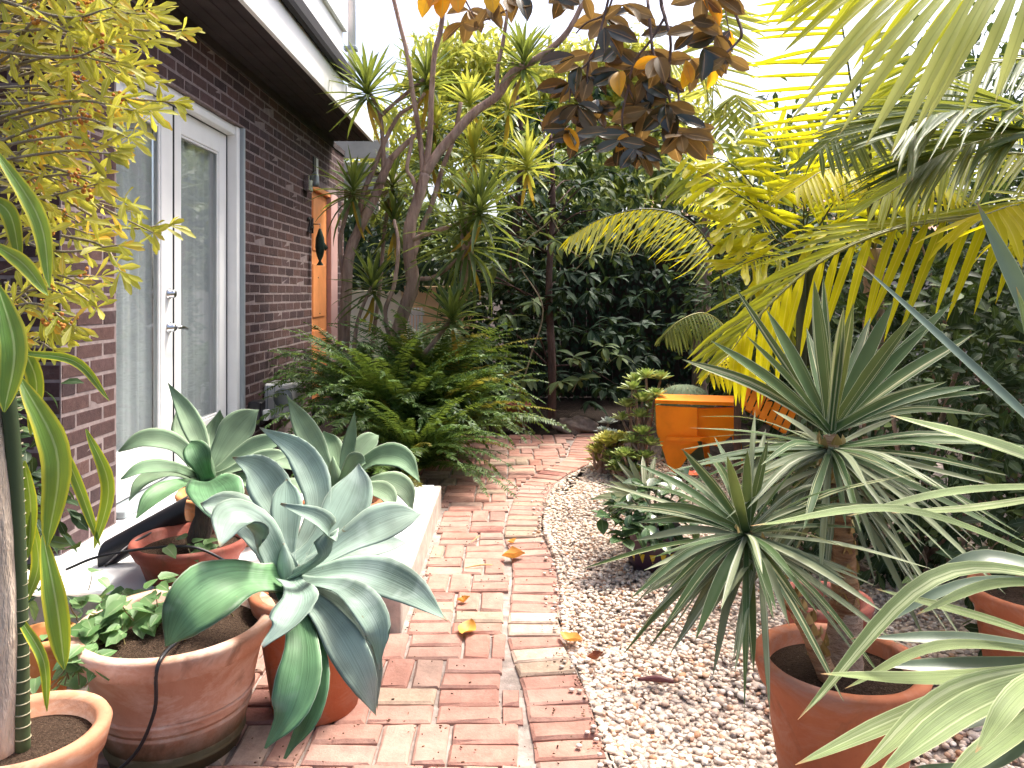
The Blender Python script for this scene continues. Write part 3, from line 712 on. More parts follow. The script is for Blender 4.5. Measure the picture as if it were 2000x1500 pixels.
agave('big blue-green agave with broad drooping leaves over the pots', Vector((-.545, 2.13, .29)), (560, 1135), 1.86, [
    ((552, 1110, 1.9), (535, 965, 2.02), (455, 893, 1.98), 92, dict(cam=.9)),
    ((565, 1105, 1.9), (622, 945, 2.05), (507, 835, 2.08), 72, dict(cam=1.0)),
    ((590, 1095, 1.9), (672, 1010, 2.0), (700, 905, 2.12), 105, dict(cam=.7)),
    ((605, 1115, 1.9), (725, 1035, 1.95), (826, 1003, 2.02), 92, dict(cam=.5)),
    ((580, 1125, 1.8), (650, 1055, 1.75), (548, 984, 1.72), 66, dict(cam=.2, fold=.3)),
    ((600, 1130, 1.85), (725, 1122, 1.8), (874, 1213, 1.72), 92, dict(cam=.4)),
    ((590, 1140, 1.8), (705, 1170, 1.7), (742, 1308, 1.68), 74, dict(cam=.2)),
    ((590, 1145, 1.8), (665, 1245, 1.66), (735, 1398, 1.68), 82, dict(cam=.6)),
    ((595, 1140, 1.85), (690, 1220, 1.78), (737, 1385, 1.76), 66, dict(cam=.6)),
    ((570, 1130, 1.75), (585, 1185, 1.55), (512, 1262, 1.46), 102, dict(cam=.3)),
    ((560, 1170, 1.75), (590, 1310, 1.60), (518, 1462, 1.58), 100, dict(cam=.7, m=M_ag1g)),
    ((565, 1165, 1.75), (615, 1320, 1.62), (556, 1482, 1.60), 82, dict(cam=.7, m=M_ag1g)),
    ((545, 1140, 1.8), (425, 1150, 1.64), (326, 1262, 1.60), 150, dict(cam=.8, m=M_ag1g)),
    ((545, 1125, 1.85), (485, 1015, 1.78), (428, 1065, 1.66), 125, dict(cam=.5)),
    ((545, 1120, 1.9), (470, 1010, 2.02), (392, 985, 2.1), 95, dict(cam=.6)),
    ((560, 1120, 1.9), (560, 1010, 1.96), (560, 935, 2.02), 70, dict(cam=.7)),
    ((600, 1120, 1.95), (700, 1075, 2.1), (800, 1060, 2.2), 70, dict(cam=.4)),
], M_ag1, [.045, .045, .05])
agave('pale green agave in the dark red bowl by the doors', Vector((-1.15, 2.80, .22)), (403, 938), 2.78, [
    ((400, 925, 2.85), (385, 850, 2.95), (328, 748, 3.0), 48, dict(cam=.9)),
    ((405, 925, 2.85), (378, 862, 3.0), (345, 795, 3.08), 74, dict(cam=.9)),
    ((412, 925, 2.85), (455, 850, 2.9), (506, 800, 2.95), 74, dict(cam=.9)),
    ((395, 930, 2.8), (325, 860, 2.78), (231, 882, 2.72), 58, dict(cam=.5)),
    ((395, 940, 2.8), (315, 912, 2.66), (236, 936, 2.6), 48, dict(cam=.5)),
    ((395, 945, 2.8), (310, 925, 2.7), (252, 978, 2.6), 40, dict(cam=.5)),
    ((403, 935, 2.7), (388, 893, 2.68), (372, 862, 2.74), 58, dict(cam=1.1, m=M_ag1g)),
    ((420, 930, 2.8), (490, 880, 2.85), (562, 864, 2.85), 54, dict(cam=.5)),
    ((420, 935, 2.8), (500, 902, 2.75), (570, 890, 2.75), 46, dict(cam=.5)),
    ((405, 945, 2.7), (415, 955, 2.5), (452, 1045, 2.36), 118, dict(cam=.4, m=M_ag1g)),
    ((395, 950, 2.7), (330, 955, 2.55), (266, 1012, 2.45), 62, dict(cam=.2, m=M_ag1g)),
    ((425, 950, 2.75), (500, 940, 2.7), (560, 985, 2.6), 56, dict(cam=.4)),
    ((405, 930, 2.85), (420, 870, 3.0), (430, 800, 3.05), 60, dict(cam=.9)),
], M_ag2, [.04, .035, .045])
agave('pale agave in front of the ferns on the white step', Vector((-.72, 3.28, .24)), (655, 968), 3.26, [
    ((650, 950, 3.3), (615, 875, 3.38), (560, 772, 3.4), 56, dict(cam=.9)),
    ((655, 950, 3.3), (645, 890, 3.45), (632, 842, 3.5), 64, dict(cam=.9)),
    ((660, 945, 3.3), (678, 890, 3.38), (693, 802, 3.4), 30, dict(cam=.9)),
    ((668, 955, 3.3), (752, 888, 3.25), (820, 942, 3.15), 60, dict(cam=.6)),
    ((672, 970, 3.25), (762, 940, 3.12), (806, 998, 3.05), 54, dict(cam=.4)),
    ((660, 960, 3.2), (690, 915, 3.15), (714, 905, 3.12), 62, dict(cam=.8)),
    ((665, 965, 3.2), (735, 955, 3.05), (770, 1000, 2.95), 50, dict(cam=.4)),
    ((645, 960, 3.25), (570, 905, 3.2), (505, 925, 3.1), 54, dict(cam=.5)),
    ((645, 965, 3.2), (580, 950, 3.05), (530, 1000, 2.95), 54, dict(cam=.4)),
    ((655, 970, 3.15), (660, 985, 2.95), (680, 1060, 2.85), 60, dict(cam=.3)),
    ((660, 950, 3.3), (705, 880, 3.42), (740, 850, 3.5), 50, dict(cam=.8)),
    ((650, 955, 3.3), (590, 880, 3.4), (545, 860, 3.5), 46, dict(cam=.8)),
], M_ag2, [.035, .03, .04])

# ---- trailing ground cover in and around the big pot
M_creep = leafmat('ground_cover_leaf', (.10, .22, .07), (.20, .33, .14), (.35, .45, .05), .3, .45, .4, rib=(.3, .4, .2), ribw=.06, nz=14)
M_creepstem = plain('creeper_stem', (.22, .17, .07), .7)
T_creep = [tmpl('heart', 4, 3, .12, .5, .7), tmpl('heart', 4, 3, .2, .2, .7)]
def creeper(label, centres, n, L0, L1, split, loc, group=None):
    o = thing('creeping_plant', label, 'creeper', loc, group); pos, d, ups = [], [], []
    m = MB()
    for k in range(n):
        cx, cy, cz, sx, sy, sz = centres[int(RNG.integers(len(centres)))]
        p = np.array([cx + sx * RNG.normal() * .6, cy + sy * RNG.normal() * .6, cz + abs(RNG.normal()) * sz])
        dd = sph(U(0, 6.28), U(-.5, .45)); pos.append(p); d.append(dd); ups.append(np.array([U(-.3, .3), -.35 + U(-.3, .3), 1]))
        if k % 3 == 0: tube(m, [p + np.array([U(-.03, .03), U(-.03, .03), -.05]), p + np.array([0, 0, -.015]), p], [.002, .0018, .0012], 4, 4, False)
    m.build('stems', M_creepstem, o, kind='stuff')
    L = RNG.uniform(L0, L1, n)
    leaves(o, 'leaf', M_creep, T_creep, pos, d, ups, L, L * .75, split); return o
creeper('creeper with soft green leaves filling the large weathered pot', [(-.93, 1.93, .305, .09, .09, .03), (-.86, 2.0, .30, .10, .10, .03), (-1.0, 1.9, .30, .05, .06, .03), (-.98, 1.77, .29, .04, .02, .01)], 130, .035, .065, 130, Vector((-.9, 1.95, .28)))
creeper('creeper spreading on the ground behind the large pot', [(-1.28, 2.5, .02, .12, .14, .06), (-1.12, 2.42, .04, .10, .10, .09), (-1.22, 2.2, .05, .08, .1, .14)], 150, .04, .07, 130, Vector((-1.25, 2.4, 0)))
creeper('little seedling leaves in the dark red bowl', [(-1.12, 2.72, .235, .05, .05, .025), (-1.07, 2.66, .24, .03, .03, .02)], 16, .035, .055, 16, Vector((-1.12, 2.72, .2)))
creeper('low leafy weeds between the corner pot and the large pot', [(-1.03, 1.72, .04, .05, .05, .06), (-1.1, 1.85, .06, .06, .06, .10), (-.92, 1.68, .02, .04, .03, .02)], 60, .035, .065, 60, Vector((-1.03, 1.75, 0)))

# ---- irrigation hose and black downpipe by the doors
def hose(label, pts, r): 
    m = MB(); tube(m, pts, [r, r], 8, 40); return tag(m.build('black_hose', M_black), label, 'hose')
hose('thin black hose hanging over the front of the large pot', [(-.80, 1.9, .30), (-.785, 1.74, .325), (-.787, 1.70, .30), (-.80, 1.715, .20), (-.86, 1.72, .09), (-1.0, 1.72, .012), (-1.2, 1.75, .006)], .0043)
hose('black irrigation line looped around the dark red bowl', [P(130, 1112, 2.55), P(190, 1088, 2.5), P(280, 1072, 2.54), P(370, 1068, 2.56), P(430, 1090, 2.58), P(480, 1125, 2.6)], .0045)
hose('black irrigation line running up behind the dark red bowl', [P(205, 1105, 2.62), P(260, 1060, 2.75), P(340, 1022, 3.02), P(385, 1022, 3.05)], .0045)
m = MB(); a, b = P(205, 1085, 2.9), P(372, 992, 3.0); dv = (b - a)
vs, q = [], []
for i in range(9):
    c = a + dv * (i / 8)
    for k in range(10):
        th = math.pi * (k / 9) - .3; vs.append((c.x + .0 * th, c.y - .055 * math.sin(th), c.z + .055 * math.cos(th)))
q = [(i * 10 + k, i * 10 + k + 1, (i + 1) * 10 + k + 1, (i + 1) * 10 + k) for i in range(8) for k in range(9)]
m.add(vs, q); tag(m.build('black_channel', M_black), 'black plastic channel leaning behind the dark red bowl', 'channel')

# ---- cane plant (left edge) with yellow margined strap leaves
M_cane = leafmat('cane_leaf', (.07, .19, .03), (.15, .28, .04), (.55, .6, .03), .35, .4, .35, streak=.2, edge=(.60, .54, .04), edgew=.10, rib=(.35, .46, .18), ribw=.05, nz=10, namt=.4)
M_canebark = barkmat('pale_cane_bark', (.46, .36, .27), (.68, .56, .45), 30)
M_greencane = plain('green_cane', (.05, .075, .03), .6); M_ring = plain('leaf_scar', (.30, .27, .17), .8)
cane = thing('cane_plant', 'tall cane plant with broad yellow edged leaves at the left edge', 'plant', (-.965, 1.53, .24))
m = MB(); tube(m, [(-1.0, 1.5, .22), (-.99, 1.49, .5), (-1.0, 1.48, .8), (-1.05, 1.46, 1.25), (-1.05, 1.42, 1.7)], [.036, .033, .03, .028, .024], 14, 24, wob=.04); m.build('trunk', M_canebark, cane)
m = MB(); tube(m, [(-.955, 1.5, .22), (-.96, 1.5, .5), (-.965, 1.49, .8), (-.97, 1.47, 1.0)], [.0135, .014, .014, .013], 12, 20); gc = m.build('green_stem', M_greencane, cane)
for k in range(30):
    z = .27 + k * .023; m = MB(); x = -.955 - .015 * (z - .22) / .78
    lathe(m, [(.0125, 0), (.0152, .0012), (.0152, .0022), (.0125, .0034)], (x, 1.5 - .03 * max(0, z - .6), z + .002 * math.sin(k)), 14); m.build('leaf_scar', M_ring, gc)
CF = Vector((.1, -1, .45))
for b, mi, tp, w, o_ in [
    ((-15, 285, 1.35), (75, 425, 1.3), (97, 563, 1.27), 46, .25), ((-25, 470, 1.35), (45, 515, 1.32), (94, 578, 1.3), 40, .2), ((-5, 555, 1.32), (28, 680, 1.25), (8, 805, 1.22), 78, .12),
    ((38, 735, 1.42), (112, 890, 1.36), (92, 1068, 1.33), 76, .15), ((84, 1045, 1.40), (112, 1190, 1.36), (126, 1308, 1.35), 62, .15), ((52, 690, 1.45), (150, 708, 1.45), (214, 783, 1.45), 24, .3),
    ((168, 838, 1.5), (212, 950, 1.5), (184, 1072, 1.5), 36, .25), ((120, 868, 1.5), (158, 960, 1.5), (196, 1068, 1.5), 28, .3), ((40, 1210, 1.5), (85, 1290, 1.45), (92, 1390, 1.45), 28, .3),
    ((48, 900, 1.6), (60, 990, 1.6), (55, 1090, 1.6), 40, .2), ((60, 1000, 1.6), (75, 1100, 1.62), (50, 1180, 1.6), 34, .2), ((20, 640, 1.6), (70, 740, 1.6), (60, 850, 1.6), 44, .2), ((-30, 380, 1.5), (20, 420, 1.5), (40, 520, 1.5), 44, .2)]:
    blade(cane, 'leaf', [P(*b), P(*mi), P(*tp)], .76 * w * mi[2] / F, M_cane, 'strap' if w < 30 else 'oval', fold=.14, up=CF, n=14, cols=7, wave=.03)

# ---- yellow-green shrub with orange fruit clusters, hanging in front of the wall
M_shrub = leafmat('lime_leaf', (.30, .34, .04), (.48, .46, .09), (.85, .78, .08), .45, .5, .25, rib=(.6, .58, .25), ribw=.06, nz=9, namt=.5, tmix=.6, c3=(.80, .34, .04))
M_twig = barkmat('pale_twig', (.25, .2, .12), (.42, .36, .26), 30); M_fruit = islandmat('orange_fruit', [(0, (.5, .16, .03)), (1, (.62, .28, .05))], .6, .3)
shrub = thing('lime_shrub', 'yellow-green shrub with orange fruit clusters covering the wall corner', 'shrub', (-1.75, 2.0, 0))
TS = [tmpl('spat', 4, 3, .15, .35, .25), tmpl('spat', 4, 3, .15, -.2, .25), tmpl('spat', 4, 3, .2, .7, .25)]
pos, d, L, fr = [], [], [], []
m = MB(); tube(m, [(-1.72, 2.0, 0), (-1.68, 2.05, .7), (-1.62, 2.0, 1.4), (-1.5, 1.95, 2.1)], [.03, .026, .02, .012], 8, 14, wob=.05); m.build('trunk', M_twig, shrub)
tw = []
for k in range(100):
    py0 = U(-80, 660) if k > 16 else U(-60, 330); far = np.interp(py0, [-80, 60, 200, 300, 420, 520, 700], [300, 330, 300, 240, 310, 200, 170])
    Yk = U(1.55, 2.1); px1 = U(.15, 1.0) ** .8 * far
    tw.append(((U(-200, 30), py0 + U(-60, 90)), (px1 * .5, py0 + U(-40, 30)), (px1, py0 + U(-25, 45)), Yk))
tw += [((60, 330), (190, 400), (300, 455), 1.7), ((80, 360), (220, 440), (330, 440), 1.72), ((150, 20), (240, 55), (355, 62), 1.6), ((100, 60), (210, 60), (290, 80), 1.6), ((30, 180), (200, 190), (340, 200), 1.65), ((60, 540), (130, 560), (190, 600), 1.75), ((120, 460), (200, 480), (235, 530), 1.72)]
for a_, b_, c_, Yk in tw:
    pts = spline([P(*a_, Yk + .15), P(*b_, Yk), P(*c_, Yk - .05)], 16); m = MB(); tube(m, pts, [.004, .003, .0015], 5, None, False); m.build('twig', M_twig, shrub)
    T = tangents(pts); n_ = 13
    for i in range(n_):
        f = .2 + .8 * i / (n_ - 1); j = min(15, int(f * 15)); dd = nrm(T[j] * U(.2, .9) + np.array([U(-.7, .7), U(-.6, .6), U(-.8, .6)]))
        pos.append(pts[j]); d.append(dd); L.append(U(.036, .068))
    for q_ in range(5): pos.append(pts[-1]); d.append(nrm(T[-1] * .8 + np.array([U(-.7, .7), U(-.6, .6), U(-.6, .6)]))); L.append(U(.034, .062))
    if RNG.random() < .4: fr.append(pts[int(RNG.integers(8, 15))])
L = np.array(L); ups = np.array([(U(-.5, .5), -1 + U(-.6, .6), .5 + U(-.5, .5)) for _ in L])
leaves(shrub, 'leaf', M_shrub, TS, pos, d, ups, L, L * .26, 300)
iv, it_ = ico(1)
for f in fr:
    m = MB()
    for k in range(9): m.add(iv * U(.003, .0055) + f + RNG.normal(0, .009, 3), None, it_)
    m.build('fruit_cluster', M_fruit, shrub, kind='stuff')

# ---- striped yucca in the tall pot
M_yuc = leafmat('striped_yucca', (.03, .075, .024), (.07, .125, .04), (.5, .5, .12), .18, .55, .22, stripes=((.52, .50, .27), .585), edge=(.50, .52, .34), edgew=.03, nz=8, namt=.25)
M_yucg = leafmat('grey_yucca', (.13, .16, .085), (.24, .27, .15), (.45, .45, .15), .16, .55, .22, stripes=((.50, .50, .36), .58), edge=(.12, .17, .11), edgew=.06, nz=8, namt=.25)
M_yucbark = barkmat('ringed_yucca_bark', (.20, .08, .04), (.55, .36, .2), 9, (1, 1, 7)); M_yucbark2 = barkmat('corky_yucca_base', (.40, .25, .17), (.60, .44, .33), 40, (1, 1, 2.5))
M_scale = leafmat('dry_leaf_base', (.40, .26, .08), (.55, .42, .2), (.5, .4, .1), .1, .6, .3)
yuc = thing('striped_yucca', 'two-headed yucca with cream striped leaves in the tall terracotta pot', 'yucca', (.725, 1.70, .30))
Ha, Hb = P(1622, 850, 1.76), P(1458, 1042, 1.60)
tr = [Vector((.735, 1.71, .29)), P(1650, 1180, 1.72), P(1640, 1000, 1.75), Ha]
m = MB(); tube(m, tr, [.040, .031, .022, .016], 14, 40, wob=.06); m.build('trunk', M_yucbark, yuc)
m = MB(); tube(m, [(.735, 1.708, .285), (.736, 1.708, .33), P(1652, 1195, 1.72)], [.05, .042, .034], 14, 12, wob=.05); m.build('trunk_base', M_yucbark2, yuc)
tb = [Vector((.69, 1.66, .29)), P(1580, 1235, 1.63), P(1520, 1130, 1.6), Hb]
m = MB(); tube(m, tb, [.021, .018, .015, .012], 12, 30, wob=.08); m.build('branch_trunk', M_yucbark, yuc)
TSC = tmpl('heart', 3, 3, .4, .3, .8)
ps = spline(tr, 60); pos, d = [], []
for k in range(70):
    i = int(U(18, 59)); a = U(0, 6.28); pos.append(ps[i] + np.array([math.cos(a), math.sin(a), 0]) * .019); d.append((math.cos(a) * .5, math.sin(a) * .5, 1))
ps = spline(tb, 60)
for k in range(40):
    i = int(U(10, 59)); a = U(0, 6.28); pos.append(ps[i] + np.array([math.cos(a), math.sin(a), 0]) * .014); d.append((math.cos(a) * .5, math.sin(a) * .5, 1))
sc_ = [np.array([q_[0], q_[1], .3]) for q_ in d]
leaves(yuc, 'leaf_base', M_scale, [TSC], pos, d, sc_, RNG.uniform(.02, .032, len(pos)), .022, 0, 'leaf_bases')
def yleaf(c, tip, Yt, w, mat, bend=.12, up=None, o=yuc):
    tp = P(tip[0], tip[1], Yt); mid = (c + tp) / 2 + Z * (tp - c).length * bend
    return blade(o, 'leaf', [c, mid, tp], w, mat, 'sword', .13, up or ((EYE - mid).normalized() * .8 + Z * .5 + Vector((U(-.3, .3), 0, 0))), 10, 5, twist=U(-.3, .3))
for x_, y_, Yt, w, b_ in [(1432, 556, 1.95, .020, 0), (1497, 605, 1.9, .034, .02), (1457, 655, 1.62, .019, .03), (1388, 665, 1.72, .034, .03), (1332, 702, 1.7, .030, .05), (1590, 548, 1.85, .034, 0), (1608, 540, 1.98, .024, 0), (1648, 600, 1.7, .028, 0), (1667, 592, 1.7, .03, 0),
                          (1745, 588, 1.85, .036, 0), (1790, 610, 1.7, .032, .02), (1812, 640, 1.78, .032, .02), (1862, 588, 2.0, .028, .02), (1905, 650, 1.85, .032, .03), (1850, 745, 1.6, .026, .05), (1915, 752, 1.8, .024, .05), (1936, 765, 1.8, .022, .06), (1925, 810, 1.85, .022, .07),
                          (1575, 640, 2.05, .03, 0), (1700, 620, 2.1, .03, 0)]:
    yleaf(Ha + Vector((0, 0, .01)), (x_, y_), Yt, w, M_yuc, b_)
def yspray(c, n, pmin, pmax, L0, L1, w0, mat, droop=.35, trunkpts=None, axis=(0, 0, 1)):
    RQ = Z.rotation_difference(Vector(axis))
    for k in range(n):
        az = 2.399 * k + U(-.7, .7); pt = U(pmin, pmax); Lk = U(L0 * .75, L1); cc = c
        if trunkpts is not None: cc = Vector(trunkpts[int(U(len(trunkpts) * .5, len(trunkpts) - 1))])
        dr = RQ @ Vector(sph(az, pt)); droop_ = droop * U(.2, 2.2); tp = cc + dr * Lk + Vector((0, 0, -droop_ * Lk * (1 - .3 * abs(pt)))); mid = cc + dr * Lk * .52
        blade(yuc, 'leaf', [cc, mid, tp], U(w0 * .75, w0 * 1.1), mat if k % 3 else M_yucg, 'sword', .13, Vector((U(-.3, .3), -.5, 1)), 9, 5, twist=U(-.5, .5))
yspray(Ha - Vector((0, 0, .03)), 58, -.5, .30, .24, .42, .018, M_yuc, .10)
yspray(Ha, 66, -1.0, -.1, .24, .38, .016, M_yucg, .12, spline([P(1645, 1060, 1.74), Ha], 20))
yspray(Hb, 60, -.55, .75, .22, .37, .016, M_yuc, .10, None, (-.45, -.3, .8))
yspray(Hb, 38, -.85, -.15, .2, .30, .015, M_yucg, .12, spline([P(1510, 1115, 1.6), Hb], 14))
for x_, y_, Yt, w, b_ in [(1243, 905, 1.7, .020, .05), (1332, 877, 1.55, .026, .02), (1262, 985, 1.62, .022, .08), (1245, 1020, 1.6, .02, .08), (1238, 1056, 1.58, .018, .06), (1258, 1137, 1.5, .018, .10), (1262, 1152, 1.5, .018, .08), (1300, 1220, 1.45, .02, .08), (1358, 1250, 1.42, .024, .06), (1392, 1322, 1.48, .018, .1), (1472, 1312, 1.45, .022, .05),
                          (1280, 1195, 1.55, .018, .1), (1460, 878, 1.6, .022, 0), (1500, 860, 1.62, .020, 0), (1420, 890, 1.5, .024, 0)]:
    yleaf(Hb, (x_, y_), Yt, w, M_yuc if w > .019 else M_yucg, b_)

# ---- pale sword-leaved plant reaching in from the right edge
M_sword = leafmat('pale_sword_leaf', (.15, .215, .08), (.24, .305, .12), (.6, .65, .15), .22, .5, .25, streak=.35, scar=((.30, .24, .10), 60, .71), edge=(.45, .5, .25), edgew=.035, nz=9, namt=.25, tip=(.42, .22, .10), stripes=((.42, .47, .25), .60))
M_swordd = leafmat('dark_sword_leaf', (.10, .15, .10), (.15, .20, .14), (.3, .4, .1), .15, .38, .5, edge=(.35, .4, .25), edgew=.04, nz=9, namt=.25, tip=(.4, .15, .08))
sw = thing('sword_plant', 'pale green sword-leaved plant reaching in from the right edge', 'plant', (1.0, 1.25, 0))
m = MB(); tube(m, [(1.0, 1.25, -.03), (1.0, 1.25, .3), (1.0, 1.25, .62)], [.05, .045, .04], 12, 10, wob=.06); m.build('trunk', M_yucbark, sw)
SC = [P(2160, 1150, 1.28), P(2160, 1290, 1.26), P(2150, 950, 1.28)]
for k_, mi, tp, w, mt in [
    (2, (1960, 772, 1.27), (1682, 517, 1.3), 36, 1), (2, (2025, 640, 1.3), (1908, 395, 1.33), 50, 1), (2, (1975, 882, 1.24), (1738, 811, 1.18), 72, 0), (0, (1790, 1000, 1.18), (1466, 1027, 1.1), 30, 0),
    (2, (1880, 958, 1.25), (1655, 1008, 1.22), 26, 0), (2, (1920, 990, 1.3), (1740, 1002, 1.3), 24, 0), (0, (1840, 1122, 1.2), (1558, 1406, 1.12), 46, 0), (1, (1850, 1325, 1.18), (1603, 1316, 1.1), 44, 0),
    (1, (1840, 1372, 1.12), (1553, 1494, 1.02), 52, 0), (1, (1880, 1345, 1.12), (1672, 1512, 1.0), 56, 0), (1, (1920, 1370, 1.08), (1715, 1512, .98), 76, 0), (1, (1975, 1430, 1.05), (1840, 1530, .98), 64, 0),
    (0, (1920, 1090, 1.33), (1788, 1168, 1.38), 50, 1), (0, (1890, 1140, 1.3), (1660, 1250, 1.32), 30, 1), (1, (1900, 1250, 1.3), (1700, 1245, 1.34), 40, 1), (1, (1930, 1210, 1.25), (1710, 1150, 1.3), 26, 0),
    (1, (1850, 1260, 1.22), (1650, 1345, 1.2), 30, 0), (1, (1900, 1300, 1.28), (1720, 1300, 1.3), 46, 1), (1, (1960, 1480, 1.1), (1780, 1500, 1.05), 40, 1), (0, (1950, 1140, 1.2), (1790, 1200, 1.12), 34, 0),
    (1, (1930, 1400, 1.2), (1740, 1420, 1.22), 44, 1), (1, (2010, 1340, 1.0), (1905, 1470, .92), 60, 0), (2, (2060, 800, 1.2), (1985, 560, 1.25), 40, 0)]:
    B = SC[k_]; blade(sw, 'leaf', [B, P(*mi), P(*tp)], .78 * w * mi[2] / F, M_swordd if mt else M_sword, 'sword', .10, (EYE - P(*mi)).normalized() * .7 + Z * .8, 16, 5, twist=U(-.25, .25))
# ------------------------------------------------------------------ ferns
M_fern = leafmat('fern_green', (.03, .08, .016), (.095, .165, .032), (.28, .35, .03), .32, .5, .35, nz=5, namt=.4)
M_ferny = leafmat('fern_yellow', (.14, .15, .02), (.24, .21, .035), (.5, .45, .05), .35, .5, .3, nz=5, namt=.4)
def fern_frond_mesh(k, mat):
    r = np.random.default_rng(500 + k); L = 1.0; n = 54
    th = np.linspace(0, 1, n) ** 1.3 * r.uniform(.9, 1.7); y = np.concatenate([[0], np.cumsum(np.cos(th[1:])) / n]); z = -np.concatenate([[0], np.cumsum(np.sin(th[1:])) / n])
    side = np.cumsum(r.normal(0, .004, n)); p = np.stack([side, y, z], 1); T = tangents(p); m = MB()
    tube(m, p, [.006, .004, .0015], 4, None, False)
    Tm = tmpl('strap', 2, 3, .1, .3, .2); pos, d, up, Ls = [], [], [], []
    for i in range(2, n - 1):
        f = i / (n - 1); l = .088 * math.sin(math.pi * min(1, .12 + .86 * f)) ** .7 * (1.05 - .35 * f)
        nn = np.cross(np.cross(T[i], [0, 0, 1.0]), T[i]); s = np.cross(T[i], nn)
        for sg in (-1, 1):
            dd = s * sg + T[i] * .25 + nn * r.uniform(-.25, .15); pos.append(p[i]); d.append(dd); up.append(nn + r.normal(0, .12, 3)); Ls.append(l * r.uniform(.85, 1.1))
    Ls = np.array(Ls); place(m, Tm, pos, d, up, Ls, .0135)
    return m.mesh('frond', mat)
FR = [fern_frond_mesh(k, M_fern) for k in range(7)]; FRY = [fern_frond_mesh(20 + k, M_ferny) for k in range(3)]
def fern(label, c, n, L0, L1, yel=.12, az0=0, az1=6.28, pmin=.25):
    o = thing('fern', label, 'fern', Vector(c), 'ferns along the house')
    for k in range(n):
        az = az0 + (az1 - az0) * ((k * .618) % 1) + U(-.2, .2); pt = U(pmin, 1.35); Lk = U(L0, L1)
        me = FRY[int(RNG.integers(3))] if RNG.random() < yel else FR[int(RNG.integers(7))]
        M = Matrix.Translation(Vector(c) + Vector((U(-.05, .05), U(-.05, .05), 0))) @ Matrix.Rotation(-az, 4, 'Z') @ Matrix.Rotation(pt, 4, 'X') @ Matrix.Rotation(U(-.35, .35), 4, 'Y') @ Matrix.Diagonal((Lk, Lk, Lk, 1))
        link('frond', me, o, M)
    return o
fern('fern nearest the white step, dark green fronds over the bricks', (-.58, 4.55, .10), 100, .5, .8, .06)
fern('fern against the brick wall behind the agaves', (-1.0, 4.6, .02), 55, .3, .46, .06)
fern('fern with yellowing fronds arching over the path bend', (-.46, 5.1, .18), 120, .62, .92, .22, pmin=.45)
fern('fern in front of the two tree trunks', (-.78, 4.95, .24), 120, .7, 1.0, .05, pmin=.6)
fern('fern below the orange door', (-1.12, 5.75, .25), 100, .7, 1.0, .04, pmin=.6)
fern('fern at the far end of the bed behind the trunks', (-.6, 5.55, .32), 100, .8, 1.1, .15, pmin=.5)

# ------------------------------------------------------------------ dragon trees
M_bark = barkmat('grey_brown_bark', (.16, .095, .07), (.47, .33, .26), 20)
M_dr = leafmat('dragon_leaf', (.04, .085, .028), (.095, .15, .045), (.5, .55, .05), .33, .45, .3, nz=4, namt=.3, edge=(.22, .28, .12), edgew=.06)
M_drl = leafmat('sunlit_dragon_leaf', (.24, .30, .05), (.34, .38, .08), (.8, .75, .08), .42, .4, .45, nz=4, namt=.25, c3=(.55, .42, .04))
M_dry = leafmat('dry_dragon_leaf', (.42, .28, .07), (.5, .34, .04), (.7, .5, .05), .35, .6, .2)
TD = [tmpl('strap', 6, 3, .25, c, .08) for c in (.08, .35, .75)]; TDh = [tmpl('strap', 6, 3, .25, c, .08) for c in (.6, 1.0, 1.6)]
def head(parent, c, R, n, mat, axis=(0, 0, 1), pmin=-.75, tm=TD, w=.03, dry=2):
    c = np.array(list(c)); pos, d, up, L = [], [], [], []
    ax = nrm(np.array(axis, float)); a1 = nrm(np.cross(ax, [.3, .9, .1])); a2 = np.cross(ax, a1)
    for k in range(n):
        f = (k + .5) / n; pt = pmin * .75 + (1.45 - pmin * .75) * f ** .8; az = 2.399 * k
        dd = a1 * math.cos(az) * math.cos(pt) + a2 * math.sin(az) * math.cos(pt) + ax * math.sin(pt)
        pos.append(c - ax * .10 * (1 - f)); d.append(dd + RNG.normal(0, .06, 3)); up.append(ax + RNG.normal(0, .15, 3) + np.array([0, 0, .4])); L.append(R * U(.8, 1.2) * (1 if f < .8 else .8))
    L = np.array(L); o = leaves(parent, 'leaf', mat, tm, pos, d, up, L, w, 0, 'leaf_head')
    if dry:
        pos = [c - ax * .12] * dry; d = [sph(U(0, 6.28), U(-1.4, -.8)) for _ in range(dry)]
        leaves(parent, 'leaf', M_dry, tm, pos, d, [(U(-1, 1), -1, .3)] * dry, R * .9, w, 0, 'dry_leaves')
def limbs(parent, spec, Y):
    for nm, r, pts in spec:
        m = MB(); P3 = [P(x, y, Y + (q[0] if q else 0)) for x, y, *q in pts]
        tube(m, P3, r, 10, 6 * len(pts), wob=.05); m.build(nm, M_bark, parent)
ta = thing('dragon_tree', 'dragon tree with leaning trunk nearest the orange door', 'tree', P(668, 740, 5.7) * Vector((1, 1, 0)) if False else Vector((P(668, 740, 5.7).x, 5.7, 0)), 'dragon trees by the ferns')
